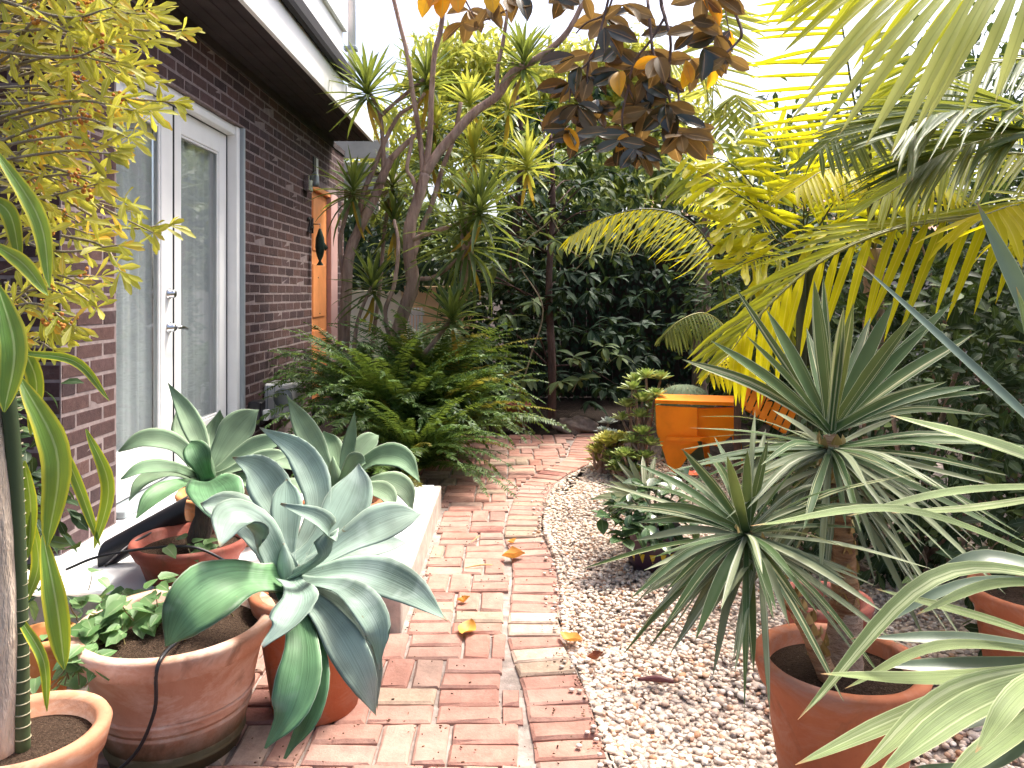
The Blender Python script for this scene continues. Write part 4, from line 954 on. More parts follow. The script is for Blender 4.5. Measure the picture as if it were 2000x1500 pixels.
limbs(ta, [('trunk', [0.051, 0.042, 0.037, 0.031], [(664, 850), (668, 730), (672, 650), (676, 585), (682, 500), (702, 446), (729, 392), (750, 339), (762, 312)]),
           ('branch', [0.027, 0.020, 0.015, 0.012], [(762, 312), (792, 282), (815, 262, .1), (850, 240, .25)]),
           ('branch', [0.020, 0.016, 0.015, 0.012], [(750, 330), (747, 270), (741, 222), (718, 172)]),
           ('branch', [0.016, 0.014, 0.015, 0.014], [(744, 226), (768, 204), (804, 174, .05), (836, 148, .1)]),
           ('branch', [0.023, 0.018, 0.015, 0.012], [(700, 450), (708, 384), (732, 324), (756, 267), (780, 225), (810, 204), (830, 182)]),
           ('branch', [0.020, 0.015, 0.012], [(676, 560), (664, 480), (676, 420), (690, 365)]),
           ('stem', [0.020, 0.016, 0.014, 0.012], [(722, 800, .3), (727, 680, .3), (742, 560, .3), (752, 440, .3), (767, 359, .3)]),
           ('stem', [0.018, 0.014, 0.011], [(690, 760, -.2), (696, 640, -.2), (728, 552, -.2)])], 5.7)
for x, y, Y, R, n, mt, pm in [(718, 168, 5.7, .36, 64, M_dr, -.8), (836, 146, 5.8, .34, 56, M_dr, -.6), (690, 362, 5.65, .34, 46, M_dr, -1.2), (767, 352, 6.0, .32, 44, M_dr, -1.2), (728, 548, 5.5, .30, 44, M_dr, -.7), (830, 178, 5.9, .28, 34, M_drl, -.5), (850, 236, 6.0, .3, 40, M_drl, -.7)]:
    head(ta, P(x, y, Y), R, n, mt, pmin=pm)
tb_ = thing('dragon_tree', 'dragon tree with twin leaning limbs rising over the path', 'tree', Vector((P(768, 740, 5.6).x, 5.6, 0)), 'dragon trees by the ferns')
limbs(tb_, [('trunk', [0.058, 0.048, 0.051, 0.044, 0.037], [(760, 850), (766, 720), (776, 650), (792, 600), (806, 554), (800, 500), (801, 440), (818, 384), (831, 339)]),
            ('branch', [0.037, 0.035, 0.033, 0.034, 0.027, 0.022, 0.018], [(831, 339), (855, 300), (894, 255), (927, 219), (972, 186, .0), (999, 144), (1050, 114), (1092, 81), (1119, 45), (1150, -20)]),
            ('branch', [0.020, 0.019, 0.016, 0.015], [(826, 345), (822, 285), (813, 225), (804, 168), (795, 105), (780, 45), (762, -30)]),
            ('branch', [0.024, 0.020, 0.018], [(832, 330), (840, 255), (843, 180), (849, 105), (861, 57), (868, -10)]),
            ('branch', [0.018, 0.015, 0.014, 0.012], [(971, 184), (972, 135), (981, 90), (990, 33), (996, -20)]),
            ('branch', [0.022, 0.019, 0.016], [(808, 500, .1), (822, 450, .2), (843, 400, .2), (864, 330, .2), (886, 270, .2), (900, 200, .2)]),
            ('branch', [0.020, 0.016, 0.014], [(801, 470), (840, 455, -.1), (905, 432, -.2), (936, 400, -.2)]),
            ('branch', [0.018, 0.014, 0.014], [(818, 388), (806, 350), (795, 330), (802, 290), (806, 262)]),
            ('branch', [0.019, 0.015, 0.012], [(772, 690, -.1), (752, 615, -.15), (770, 555, -.15), (778, 480, -.1), (770, 430)]),
            ('branch', [0.020, 0.016, 0.014], [(765, 760), (820, 700, -.3), (862, 650, -.35), (886, 612, -.4)]),
            ('branch', [0.018, 0.015, 0.014], [(806, 545), (850, 540, .0), (900, 500, .0), (912, 470)])], 5.6)
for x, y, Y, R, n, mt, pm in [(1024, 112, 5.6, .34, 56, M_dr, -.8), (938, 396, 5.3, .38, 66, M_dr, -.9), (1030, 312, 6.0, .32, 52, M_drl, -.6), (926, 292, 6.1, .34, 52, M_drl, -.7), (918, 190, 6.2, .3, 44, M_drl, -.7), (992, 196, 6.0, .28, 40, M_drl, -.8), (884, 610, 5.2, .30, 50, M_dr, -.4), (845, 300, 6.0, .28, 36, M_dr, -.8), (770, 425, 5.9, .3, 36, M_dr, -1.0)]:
    head(tb_, P(x, y, Y), R, n, mt, pmin=pm)
head(tb_, P(912, 470, 5.45), .48, 60, M_dr, pmin=-1.35, tm=TDh, w=.03)
m = MB(); tube(m, [P(905, 432, 5.4), P(912, 480, 5.45), P(905, 560, 5.5)], [.03, .05, .025], 10, 10, wob=.2); m.build('dead_leaf_skirt', M_bark, tb_)

# ------------------------------------------------------------------ dark broad-leaved tree at the end of the path
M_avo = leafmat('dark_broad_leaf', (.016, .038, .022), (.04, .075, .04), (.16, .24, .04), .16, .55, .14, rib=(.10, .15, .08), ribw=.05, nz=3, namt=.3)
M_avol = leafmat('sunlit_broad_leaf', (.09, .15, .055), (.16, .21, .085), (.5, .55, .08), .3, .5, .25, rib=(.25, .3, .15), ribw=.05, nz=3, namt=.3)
TA = [tmpl('lance', 4, 3, .15, c, .35) for c in (.3, .7, 1.1)]
def whorls(o, pts, nl, L0, L1, asp, mat, split, rest='foliage', down=-.35, tm=TA):
    pos, d, up, L = [], [], [], []
    for c in pts:
        for k in range(nl):
            az = 2.399 * k + U(0, 1); pos.append(np.array(list(c)) + RNG.normal(0, .012, 3)); d.append(sph(az, U(down - .4, down + .9))); up.append((U(-.3, .3), U(-.5, .2), 1)); L.append(U(L0, L1))
    L = np.array(L); leaves(o, 'leaf', mat, tm, pos, d, up, L, L * asp, split, rest)
M_darkbark = barkmat('dark_bark', (.05, .03, .025), (.15, .09, .075), 20)
dt = thing('broadleaf_tree', 'dark broad-leaved tree standing at the end of the path', 'tree', G(1078, 838))
base = G(1078, 838)
m = MB(); tube(m, [base, P(1078, 700, 6.5), P(1072, 560, 6.6), P(1080, 400, 6.8), P(1075, 250, 7.0)], [.038, .034, .03, .025, .015], 10, 24, wob=.05); m.build('trunk', M_darkbark, dt)
cents = []
for k in range(230):
    a = U(0, 6.28); zz = U(.22, 3.0); rr = math.sqrt(U(.02, 1)) * (1.05 if zz > .7 else .85); cents.append(Vector((.36 + rr * math.cos(a) * 1.15, 7.0 + rr * math.sin(a) * .8, zz)))
for k in range(22):
    c = cents[k * 5]; m = MB(); s_ = Vector((.32, 6.75, max(.5, c.z - U(.2, .6)))); tube(m, [s_, (s_ + c) / 2 + Z * .08, c], [.009, .007, .004], 6, 8); m.build('branch', M_darkbark, dt)
whorls(dt, cents, 9, .11, .19, .36, M_avo, 300)
low = [P(1010, 770, 6.3), P(1030, 735, 6.3), P(1120, 700, 6.3), P(1180, 680, 6.4), P(1095, 745, 6.2), P(990, 620, 6.2), P(1040, 590, 6.2), P(1130, 740, 6.3), P(1210, 695, 6.3), P(960, 520, 6.1), P(1030, 480, 6.1), P(1085, 470, 6.0), P(1150, 500, 6.2), P(1075, 420, 6.0), P(1000, 410, 6.1)]
lt = thing('vine', 'broad-leaved vine with pale bare stems in front of the dark tree', 'vine', Vector((.12, 6.3, 0)))
m = MB(); tube(m, [(.12, 6.3, -.03), P(1012, 790, 6.3), P(1035, 700, 6.3), P(1060, 600, 6.2), P(1010, 500, 6.1), P(1075, 430, 6.0)], [.008, .007, .006, .005], 6, 30); m.build('stem', M_twig, lt)
for c in low:
    m = MB(); tube(m, [c + Vector((U(-.2, .2), .1, -.12)), c], [.005, .003], 5, 6); m.build('twig', M_twig, lt)
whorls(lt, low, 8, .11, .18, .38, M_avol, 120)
up_ = thing('broadleaf_tree', 'sunlit broad-leaved tree top behind the dragon trees', 'tree', Vector((.05, 8.2, 0)))
m = MB(); tube(m, [(.05, 8.2, -.05), (.0, 8.2, 1.2), (.1, 8.2, 2.6), (.0, 8.2, 3.6)], [.06, .05, .04, .02], 10, 16, wob=.05); m.build('trunk', M_darkbark, up_)
cs = [Vector((U(-1.35, 1.5), 8.2 + U(-.7, .7), U(1.5, 3.1))) for _ in range(230)]
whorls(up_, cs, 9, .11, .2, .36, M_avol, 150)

# ------------------------------------------------------------------ ivy hedge, right-hand hedge, far trees
M_ivy = leafmat('ivy_leaf', (.012, .028, .015), (.03, .055, .026), (.12, .2, .03), .12, .5, .2, nz=3)
M_fence = plain('dark_fence_boards', (.05, .038, .03), .9, .1, namt=.3)
M_tan = plain('tan_render', (.88, .58, .33), .9, .1, namt=.15); M_cream = plain('cream_render', (.95, .80, .60), .9, .1, namt=.08)
TI = [tmpl('heart', 3, 3, .15, .4, .8), tmpl('heart', 3, 3, .15, .1, .8)]
ih = thing('ivy_hedge', 'dark ivy hedge closing the end of the garden', 'hedge', (1.6, 8.6, 0))
for k in range(24):
    hb('fence_board', (-.05 + k * .15, 8.72, -.04), (.095 + k * .15, 8.76, 2.0 + .02 * (k % 3)), M_fence, ih)
n = 5200; pos = np.stack([RNG.uniform(-.15, 3.5, n), 8.62 - np.abs(RNG.normal(0, .12, n)), RNG.uniform(0, 2.15, n)], 1)
d = np.stack([RNG.normal(0, .5, n), -.3 + RNG.normal(0, .2, n), -1 + RNG.normal(0, .3, n)], 1); up = np.stack([RNG.normal(0, .4, n), -1 + RNG.normal(0, .3, n), .5 + RNG.normal(0, .3, n)], 1)
L = RNG.uniform(.035, .065, n); leaves(ih, 'leaf', M_ivy, TI, pos, d, up, L, L * .85, 0, 'ivy_leaves')
il = thing('ivy_hedge', 'low ivy hedge behind the trunks on top of the cream wall', 'hedge', (-1.3, 9.2, 0))
n = 2600; pos = np.stack([RNG.uniform(-2.6, .1, n), 9.1 + RNG.normal(0, .18, n), RNG.uniform(1.18, 2.05, n)], 1); d = np.stack([RNG.normal(0, .5, n), -.3 + RNG.normal(0, .3, n), -1 + RNG.normal(0, .4, n)], 1); up = np.stack([RNG.normal(0, .4, n), -1 + RNG.normal(0, .3, n), .7 + RNG.normal(0, .3, n)], 1)
L = RNG.uniform(.05, .09, n); leaves(il, 'leaf', M_ivy, TI, pos, d, up, L, L * .85, 0, 'ivy_leaves')
m = MB(); tube(m, [(-1.3, 9.2, -.05), (-1.3, 9.2, 1.4)], [.05, .04], 8, 6); m.build('trunk', M_bark, il)
cw = MB(); rbox(cw, (-2.7, 8.95, -.05), (-1.28, 9.07, 1.17), .01); tag(cw.build('garden_wall', M_cream, smooth=False), 'cream rendered garden wall seen between the trunks', 'wall')
cw = MB(); rbox(cw, (-1.26, 8.93, -.05), (-.45, 9.06, 1.22), .01); tag(cw.build('garden_wall', M_tan, smooth=False), 'tan orange rendered wall beside the cream wall', 'wall')
# white slatted garden chair in front of the tan wall
wc = thing('garden_chair', 'white slatted garden chair glimpsed behind the trunks', 'chair', (-1.05, 8.2, 0))
for k in range(5): hb('slat', (-1.12 + k * .035, 8.2, .55), (-1.095 + k * .035, 8.22, .98), M_white, wc)
hb('seat', (-1.13, 7.85, .40), (-.94, 8.19, .43), M_white, wc); hb('back_rail', (-1.13, 8.222, .9), (-.94, 8.24, .95), M_white, wc)
for x in (-1.12, -.97):
    for y in (7.87, 8.15): hb('leg', (x, y, -.05), (x + .03, y + .03, .398), M_white, wc)
# beige carport eave beyond the house
M_beige = plain('beige_fascia', (.48, .42, .34), .8, .2, namt=.15)
cp = thing('carport', 'beige flat carport roof beyond the end of the house', 'carport', (-2.2, 9.8, 0))
hb('roof', (-3.6, 9.4, 2.62), (-1.55, 12, 2.74), M_beige, cp); hb('fascia', (-3.6, 9.34, 2.78), (-1.5, 9.38, 3.0), M_beige, cp); hb('beam', (-3.5, 9.5, 2.42), (-1.6, 9.62, 2.61), M_beige, cp)
for x in (-3.4, -1.75): hb('post', (x, 9.52, -.05), (x + .1, 9.62, 2.41), M_beige, cp)
# neighbour's roof behind the palms
M_rooft = islandmat('pink_roof_tiles', [(0, (.42, .25, .18)), (1, (.55, .36, .28))], .9, .1); M_stucco = plain('pale_stucco', (.6, .5, .42), .9, .1)
nh = thing('neighbour_house', "neighbouring house with pinkish tiled roof behind the palms", 'house', (4.2, 13, 0))
hb('wall', (2.4, 12.6, -.05), (7.5, 15.5, 2.1), M_stucco, nh)
hb('window', (3.2, 12.57, 1.0), (4.2, 12.595, 1.8), M_glass, nh)
for r_ in range(7):
    for k in range(17):
        m = MB(); y0, z0 = 12.3 + r_ * .22, 2.1 + r_ * .12; x0 = 2.2 + k * .32 + (.16 if r_ % 2 else 0)
        m.add([(x0, y0, z0 + .03), (x0 + .31, y0, z0 + .03), (x0 + .31, y0 + .25, z0 + .15), (x0, y0 + .25, z0 + .15), (x0, y0, z0), (x0 + .31, y0, z0), (x0 + .31, y0 + .25, z0 + .12), (x0, y0 + .25, z0 + .12)], [(0, 1, 2, 3), (4, 7, 6, 5), (0, 4, 5, 1), (1, 5, 6, 2), (2, 6, 7, 3), (3, 7, 4, 0)])
        m.build('roof_tile', M_rooft, nh, smooth=False)

M_hedge = leafmat('hedge_leaf', (.018, .038, .018), (.045, .08, .032), (.2, .3, .04), .16, .55, .15, nz=3, rib=(.12, .16, .1), ribw=.06, c3=(.16, .22, .07))
TH = [tmpl('oval', 3, 3, .12, c, .5) for c in (.2, .6)]
def bush(label, c, rad, n, L0, L1, mat, asp=.45, stems=7, group=None, split=0, name='shrub', nst=None, tm=None, zb=0.0):
    o = thing(name, label, 'shrub', Vector((c[0], c[1], 0)), group); c = np.array(c); rad = np.array(rad)
    v = nrm(RNG.normal(0, 1, (n, 3))) * (RNG.uniform(0, 1, (n, 1)) ** .33); v *= 1 + .25 * np.sin(v[:, :1] * 7 + 2) * np.cos(v[:, 1:2] * 6 + v[:, 2:3] * 5)
    pos = c + v * rad; ok = pos[:, 2] > zb; pos, v = pos[ok], v[ok]; n = len(pos)
    d = nrm(v) * .8 + RNG.normal(0, .6, (n, 3)) + np.array([0, 0, -.25]); up = nrm(v) * .5 + np.array([0, -.25, .8]) + RNG.normal(0, .35, (n, 3))
    L = RNG.uniform(L0, L1, n); leaves(o, 'leaf', mat, tm or TH, pos, d, up, L, L * asp, split)
    for k in range(stems):
        e = c + nrm(RNG.normal(0, 1, 3)) * rad * .75; b0 = np.array([c[0] + U(-.15, .15), c[1] + U(-.15, .15), -.05]); m = MB()
        tube(m, [b0, (b0 + e) / 2 + RNG.normal(0, .06, 3), e], [.016, .012, .004], 6, 10); m.build('stem', M_bark, o)
    return o
bush('dark shrub between the dragon trees and the dark tree', (-.2, 7.5, .75), (.42, .4, .85), 1500, .07, .13, M_hedge)
bush('dense dark shrub behind the striped yucca', (1.75, 3.1, .62), (.55, .6, .75), 1900, .045, .085, M_hedge, split=120)
bush('dark glossy shrub at the right edge of the garden', (2.3, 3.0, 1.0), (.55, .7, .95), 2600, .05, .09, M_hedge, split=150)
bush('dark shrub behind the orange chair', (2.1, 5.2, .9), (.7, .7, .95), 2300, .06, .1, M_hedge)
bush('dark shrub under the yellow palm frond', (2.7, 4.2, 1.2), (.8, .8, 1.2), 3000, .06, .1, M_hedge)
bush('dark shrub filling the far right corner', (2.4, 7.0, 1.1), (.9, .9, 1.3), 3000, .07, .11, M_hedge)
bush('dark leafy shrub low beside the purple pot', (1.4, 3.3, .18), (.36, .4, .30), 900, .05, .085, M_hedge, split=100)
bush('dark shrub behind the right edge terracotta pot', (1.75, 2.35, .42), (.42, .35, .5), 900, .045, .08, M_hedge, split=120)

bush('tall dark shrub behind the right hand palm fronds', (3.3, 5.0, 1.7), (1.0, .8, 1.25), 3600, .07, .12, M_hedge)
bush('tall dark shrub behind the fishtail palm', (2.35, 5.7, 1.45), (.75, .7, 1.15), 3000, .07, .11, M_hedge)
bush('dark leafy shrub behind the cane plant', (-1.62, 2.15, .55), (.33, .3, .62), 900, .05, .085, M_hedge, split=80)
M_far = leafmat('far_yellow_leaf', (.30, .34, .05), (.44, .46, .09), (.9, .85, .15), .45, .5, .3, nz=1.5, namt=.3, c3=(.5, .45, .12))
M_farg = leafmat('far_green_leaf', (.10, .17, .04), (.20, .26, .07), (.5, .55, .08), .35, .45, .3, nz=1.5, namt=.35)
TF = [tmpl('lance', 3, 3, .2, .5, .3)]
def fartree(label, c, rad, n, L0, L1, mat, trunk_r=.1):
    o = thing('tree', label, 'tree', Vector((c[0], c[1], 0)), 'trees beyond the garden'); c = np.array(c, float); rad = np.array(rad, float); lob = [c + nrm(RNG.normal(0, 1, 3)) * rad * .6 for _ in range(9)]
    pos = np.concatenate([l + nrm(RNG.normal(0, 1, (n // 9, 3))) * RNG.uniform(.2, 1, (n // 9, 1)) ** .5 * rad * .5 for l in lob]); k = len(pos)
    d = RNG.normal(0, .6, (k, 3)) + np.array([0, 0, -.5]); up = RNG.normal(0, .4, (k, 3)) + np.array([0, -.2, .9]); L = RNG.uniform(L0, L1, k)
    leaves(o, 'leaf', mat, TF, pos, d, up, L, L * .3, 0, 'crown')
    m = MB(); tube(m, [(c[0], c[1], -.05), (c[0] + .1, c[1], c[2] * .5), tuple(c)], [trunk_r, trunk_r * .8, trunk_r * .4], 8, 12); m.build('trunk', M_bark, o)
    for l in lob[:6]:
        m = MB(); tube(m, [np.array([c[0] + .05, c[1], c[2] * .55]), (l + c) / 2, l], [trunk_r * .5, trunk_r * .3, .01], 6, 8); m.build('branch', M_bark, o)
fartree('pale yellow-green tree beyond the dragon trees', (-.7, 12.0, 3.9), (1.9, 1.2, 1.3), 5200, .16, .30, M_far)
fartree('yellow-green tree behind the hanging magnolia leaves', (1.6, 12.5, 4.1), (1.5, 1.2, 1.4), 5000, .16, .30, M_far)
fartree('green tree low behind the ivy hedge', (1.6, 10.5, 2.5), (1.8, .8, .7), 3400, .12, .24, M_farg)
fartree('dark green tree beyond the carport', (-2.4, 14.0, 2.6), (1.8, 1.0, 1.2), 2600, .16, .28, M_farg)
# ------------------------------------------------------------------ palms
M_pgrn = leafmat('palm_green', (.05, .095, .025), (.11, .16, .045), (.55, .55, .06), .34, .48, .25, nz=5, namt=.25, rib=(.3, .34, .14), ribw=.07, tip=(.3, .12, .06))
M_pyel = leafmat('palm_yellow', (.38, .38, .012), (.50, .47, .016), (1.0, .88, .015), .58, .5, .25, tmix=.8, c3=(.20, .27, .02), nz=6, namt=.28, rib=(.66, .6, .12), ribw=.06, tip=(.45, .2, .04))
M_ppale = leafmat('palm_pale', (.36, .42, .12), (.46, .50, .17), (.95, .95, .3), .45, .5, .25, tmix=.6, nz=5, namt=.2, rib=(.24, .30, .08), ribw=.07, tip=(.3, .12, .06))
M_pgold = leafmat('palm_gold_green', (.17, .22, .025), (.33, .35, .03), (.9, .88, .04), .45, .5, .25, tmix=.65, nz=5, namt=.3, rib=(.5, .5, .2), ribw=.06, tip=(.4, .18, .05))
M_rach = plain('palm_stalk', (.24, .23, .06), .5); M_rachd = plain('dark_palm_stalk', (.06, .07, .03), .5)
TP = [tmpl('sword', 6, 3, .22, c, .09) for c in (.15, .45, .8)]; TPt = [tmpl('taper', 6, 3, .2, c, .09) for c in (.15, .4)]; TPh = [tmpl('sword', 6, 3, .22, c, .09) for c in (.5, .9)]
def frond(o, pts, n, Lmax, w, mat, droop=.4, lean=.55, t0=.12, split=True, rach=M_rach, r=.008, up=(0, -.35, 1), tm=TP, sides=(-1, 1), mats=None, flat=.15, sidew=1.0, jit=.05):
    p = spline(pts, 60); T = tangents(p); m = MB(); tube(m, p, [r, r * .6, r * .2], 6, None); fo = m.build('frond', rach, o)
    for sg in sides:
        pos, d, ups, L = [], [], [], []
        for k in range(n):
            f = t0 + (1 - t0) * (k + .5 * (sg > 0)) / n; i = min(59, int(f * 59)); s = nrm(np.cross(T[i], np.array(up))); nn = np.cross(s, T[i])
            ln = lean + .9 * max(0, f - .8) * 3; dd = s * sg * sidew + T[i] * ln + nn * flat + np.array([0, 0, -droop]) + RNG.normal(0, jit, 3)
            pos.append(p[i]); d.append(dd); ups.append(nn + RNG.normal(0, .12, 3) + np.array([0, -.2, .1])); L.append(Lmax * (.55 + .45 * math.sin(math.pi * min(1, .15 + .8 * f))) * (1 if f < .85 else 1 - (f - .85) * 3) * U(.9, 1.08))
        L = np.array(L); mm = mat if mats is None else mats[0 if sg < 0 else 1]
        leaves(fo, 'leaflet', mm, tm, pos, d, ups, L, w, n if split else 0, 'leaflets')
    return fo
pa = thing('palm', 'palm with large pale drooping frond in the top right corner', 'palm', (1.95, 2.3, 0), 'palms on the right')
m = MB(); tube(m, [(1.95, 2.3, -.05), (1.98, 2.3, 1.0), (1.95, 2.25, 1.9)], [.06, .05, .045], 12, 14, wob=.05); m.build('trunk', M_bark, pa)
# the near frond: leaflets fan out from its end
r0, r1 = P(2260, -60, 2.1), P(1700, -75, 1.62); pr = spline([(1.95, 2.25, 1.9), r0, P(1960, -110, 1.75), r1], 40)
m = MB(); tube(m, pr, [.014, .01, .006, .003], 8); fo = m.build('frond', M_rach, pa)
bx_ = [(1715, -60), (1730, -58), (1745, -56), (1760, -55), (1780, -52), (1800, -50), (1825, -46), (1850, -40), (1870, -38), (1895, -36), (1915, -36), (1940, -36), (1965, -36), (1990, -36), (2020, -40), (2050, -40)]
tx_ = [(1530, 20), (1512, 52), (1520, 75), (1527, 105), (1560, 135), (1575, 180), (1540, 240), (1590, 268), (1640, 262), (1690, 285), (1740, 300), (1785, 262), (1808, 238), (1880, 225), (1944, 200), (1998, 225)]
for i, (b_, t_) in enumerate(zip(bx_, tx_)):
    Yb = 1.66 + .012 * i; B, Tp = P(*b_, Yb), P(*t_, Yb - .06); mid = (B + Tp) / 2 + Z * .02 + Vector((0, -.02, 0))
    blade(fo, 'leaflet', [B, mid, Tp], .030 if i < 8 else .034, M_ppale if i > 4 else M_pgold, 'sword', .16, (EYE - mid).normalized() * .8 + Vector((-.3, 0, .5)), 12, 5, twist=U(-.25, .25))
for i in range(14):
    B = P(1600 + i * 30, -70, 1.9); Tp = P(1470 + i * 24, 10 + i * 16 + U(-20, 20), 2.0); mid = (B + Tp) / 2 + Z * .03
    blade(fo, 'leaflet', [B, mid, Tp], .024, M_pgold, 'sword', .16, (EYE - mid).normalized() * .8 + Vector((-.3, 0, .5)), 10, 3)
pb = thing('palm', 'palm behind with golden feather fronds against the sky', 'palm', (1.75, 3.7, 0), 'palms on the right')
m = MB(); tube(m, [(1.75, 3.7, -.05), (1.74, 3.7, .7), (1.72, 3.65, 1.35)], [.06, .05, .045], 12, 14, wob=.05); m.build('trunk', M_bark, pb)
frond(pb, [(1.72, 3.65, 1.35), P(1690, 300, 3.4), P(1665, 180, 3.3), P(1640, 20, 3.2), P(1610, -120, 3.1)], 26, .44, .019, M_pyel, .05, .3, .25, up=(0, -1, .1), rach=M_rachd, sides=(-1,), flat=0)
frond(pb, [(1.72, 3.65, 1.35), P(1700, 300, 3.5), P(1680, 200, 3.5), P(1690, 60, 3.5)], 22, .42, .028, M_pgold, -.1, .4, .25, up=(0, -1, .1), rach=M_rachd, sides=(1,), flat=0)
frond(pb, [(1.72, 3.65, 1.35), P(1780, 270, 3.2), P(1700, 225, 3.0), P(1590, 300, 2.9)], 28, .34, .02, M_pgrn, .7, .4, .2)
pc = thing('palm', 'palm with long yellow frond arching low over the shrubs', 'palm', (2.25, 2.75, 0), 'palms on the right')
m = MB(); tube(m, [(2.25, 2.75, -.05), (2.25, 2.72, .7), (2.2, 2.7, 1.35)], [.06, .05, .045], 12, 14, wob=.05); m.build('trunk', M_bark, pc)
frond(pc, [(2.2, 2.7, 1.35), P(2080, 400, 2.62), P(1900, 425, 2.55), P(1740, 450, 2.5), P(1590, 520, 2.48), P(1480, 620, 2.46), P(1425, 690, 2.45)], 25, .40, .033, M_pyel, 1.5, 1.1, .05, tm=TPt, sides=(-1,), flat=-.2, sidew=.3)
frond(pc, [(2.2, 2.7, 1.35), P(2080, 395, 2.64), P(1900, 420, 2.57), P(1740, 447, 2.52), P(1590, 517, 2.5), P(1480, 617, 2.48), P(1425, 688, 2.47)], 30, .40, .026, M_pgold, .1, 1.5, .12, sides=(1,), flat=.0)
frond(pc, [(2.2, 2.7, 1.35), P(2060, 250, 2.4), P(1960, 215, 2.3), P(1830, 225, 2.2), P(1760, 260, 2.15)], 30, .44, .020, M_pgrn, .05, 1.7, .25, tm=TPt)
frond(pc, [(2.2, 2.7, 1.35), P(2100, 300, 2.3), P(2000, 262, 2.25), P(1870, 290, 2.2), P(1790, 330, 2.2)], 26, .38, .018, M_pgrn, .25, 1.5, .25, tm=TPt)
frond(pc, [(2.2, 2.7, 1.35), P(2120, 420, 2.3), P(2000, 400, 2.2), P(1920, 420, 2.1)], 14, .30, .036, M_pyel, .7, .5, .2)
frond(pc, [(2.2, 2.7, 1.35), P(2100, 330, 2.6), P(1960, 300, 2.6), P(1820, 330, 2.6), P(1700, 400, 2.6)], 30, .34, .020, M_pgold, .5, .9, .2, tm=TPt)
frond(pc, [(2.2, 2.7, 1.35), P(2150, 200, 2.7), P(2060, 120, 2.7), P(1920, 130, 2.7), P(1790, 200, 2.7)], 30, .40, .020, M_pgrn, .4, 1.0, .25, tm=TPt)
frond(pb, [(1.72, 3.65, 1.35), P(1770, 300, 3.6), P(1840, 210, 3.6), P(1930, 190, 3.6), P(2020, 260, 3.6)], 30, .40, .022, M_pgold, .5, .6, .2, tm=TPt)
frond(pb, [(1.72, 3.65, 1.35), P(1740, 330, 3.5), P(1790, 330, 3.4), P(1870, 380, 3.3)], 24, .34, .022, M_pyel, .6, .6, .2, tm=TPt)
frond(pb, [(1.72, 3.65, 1.35), P(1680, 350, 3.6), P(1620, 330, 3.5), P(1550, 370, 3.4)], 24, .30, .022, M_pyel, .6, .6, .2, tm=TPt)
pd = thing('palm', 'small palm with drooping gold and sheen-pale feather frond over the path end', 'palm', Vector((P(1440, 800, 4.7).x, 4.7, 0)), 'palms on the right')
rt = P(1440, 760, 4.7)
m = MB(); tube(m, [Vector((rt.x, 4.7, -.05)), rt, P(1436, 700, 4.7)], [.024, .02, .016], 10, 8, wob=.05); m.build('trunk', M_darkbark, pd)
frond(pd, [P(1436, 700, 4.7), P(1418, 590, 4.6), P(1392, 490, 4.5), P(1340, 428, 4.45), P(1265, 408, 4.4), P(1180, 425, 4.35), P(1112, 462, 4.3)], 40, .33, .014, M_pgold, 1.0, .8, .33, rach=M_rachd, up=(0, -.6, 1), tm=TPt, sidew=.45, mats=(M_ppale, M_pyel))  # pale leaflet side puts the white top sheen into the colour
frond(pd, [P(1436, 700, 4.7), P(1470, 560, 4.8), P(1460, 440, 4.8), P(1410, 385, 4.75), P(1330, 372, 4.7)], 34, .30, .018, M_pgold, .7, .3, .35)
frond(pd, [P(1436, 700, 4.7), P(1415, 640, 4.5), P(1375, 612, 4.3), P(1330, 625, 4.2), P(1296, 655, 4.15)], 24, .22, .018, M_pgrn, 1.0, .3, .2, tm=TPh)
frond(pd, [P(1436, 700, 4.7), P(1500, 640, 4.6), P(1560, 610, 4.5), P(1620, 640, 4.4)], 22, .26, .02, M_pgold, .9, .3, .2, tm=TPh)
frond(pd, [P(1436, 740, 4.7), P(1450, 700, 4.4), P(1430, 690, 4.2), P(1380, 735, 4.05)], 22, .22, .018, M_pyel, .9, .3, .2, tm=TPh)
pe = thing('palm', 'distant feathery palm against the white sky', 'palm', (2.0, 8.2, 0), 'palms on the right')
m = MB(); tube(m, [(2.0, 8.2, -.05), (2.05, 8.2, 1.4), (2.1, 8.2, 2.6)], [.09, .08, .07], 12, 14, wob=.05); m.build('trunk', M_bark, pe)
for pts in ([(2.1, 8.2, 2.6), P(1380, 170, 8), P(1350, 110, 7.8), P(1290, 130, 7.6)], [(2.1, 8.2, 2.6), P(1430, 190, 8), P(1450, 220, 7.8), P(1475, 300, 7.7)], [(2.1, 8.2, 2.6), P(1400, 90, 8.2), P(1420, 20, 8.2), P(1400, -40, 8.2)], [(2.1, 8.2, 2.6), P(1340, 220, 8), P(1300, 240, 7.9), P(1250, 300, 7.8)]):
    frond(pe, pts, 34, .55, .03, M_far, .6, .3, .2, split=False)

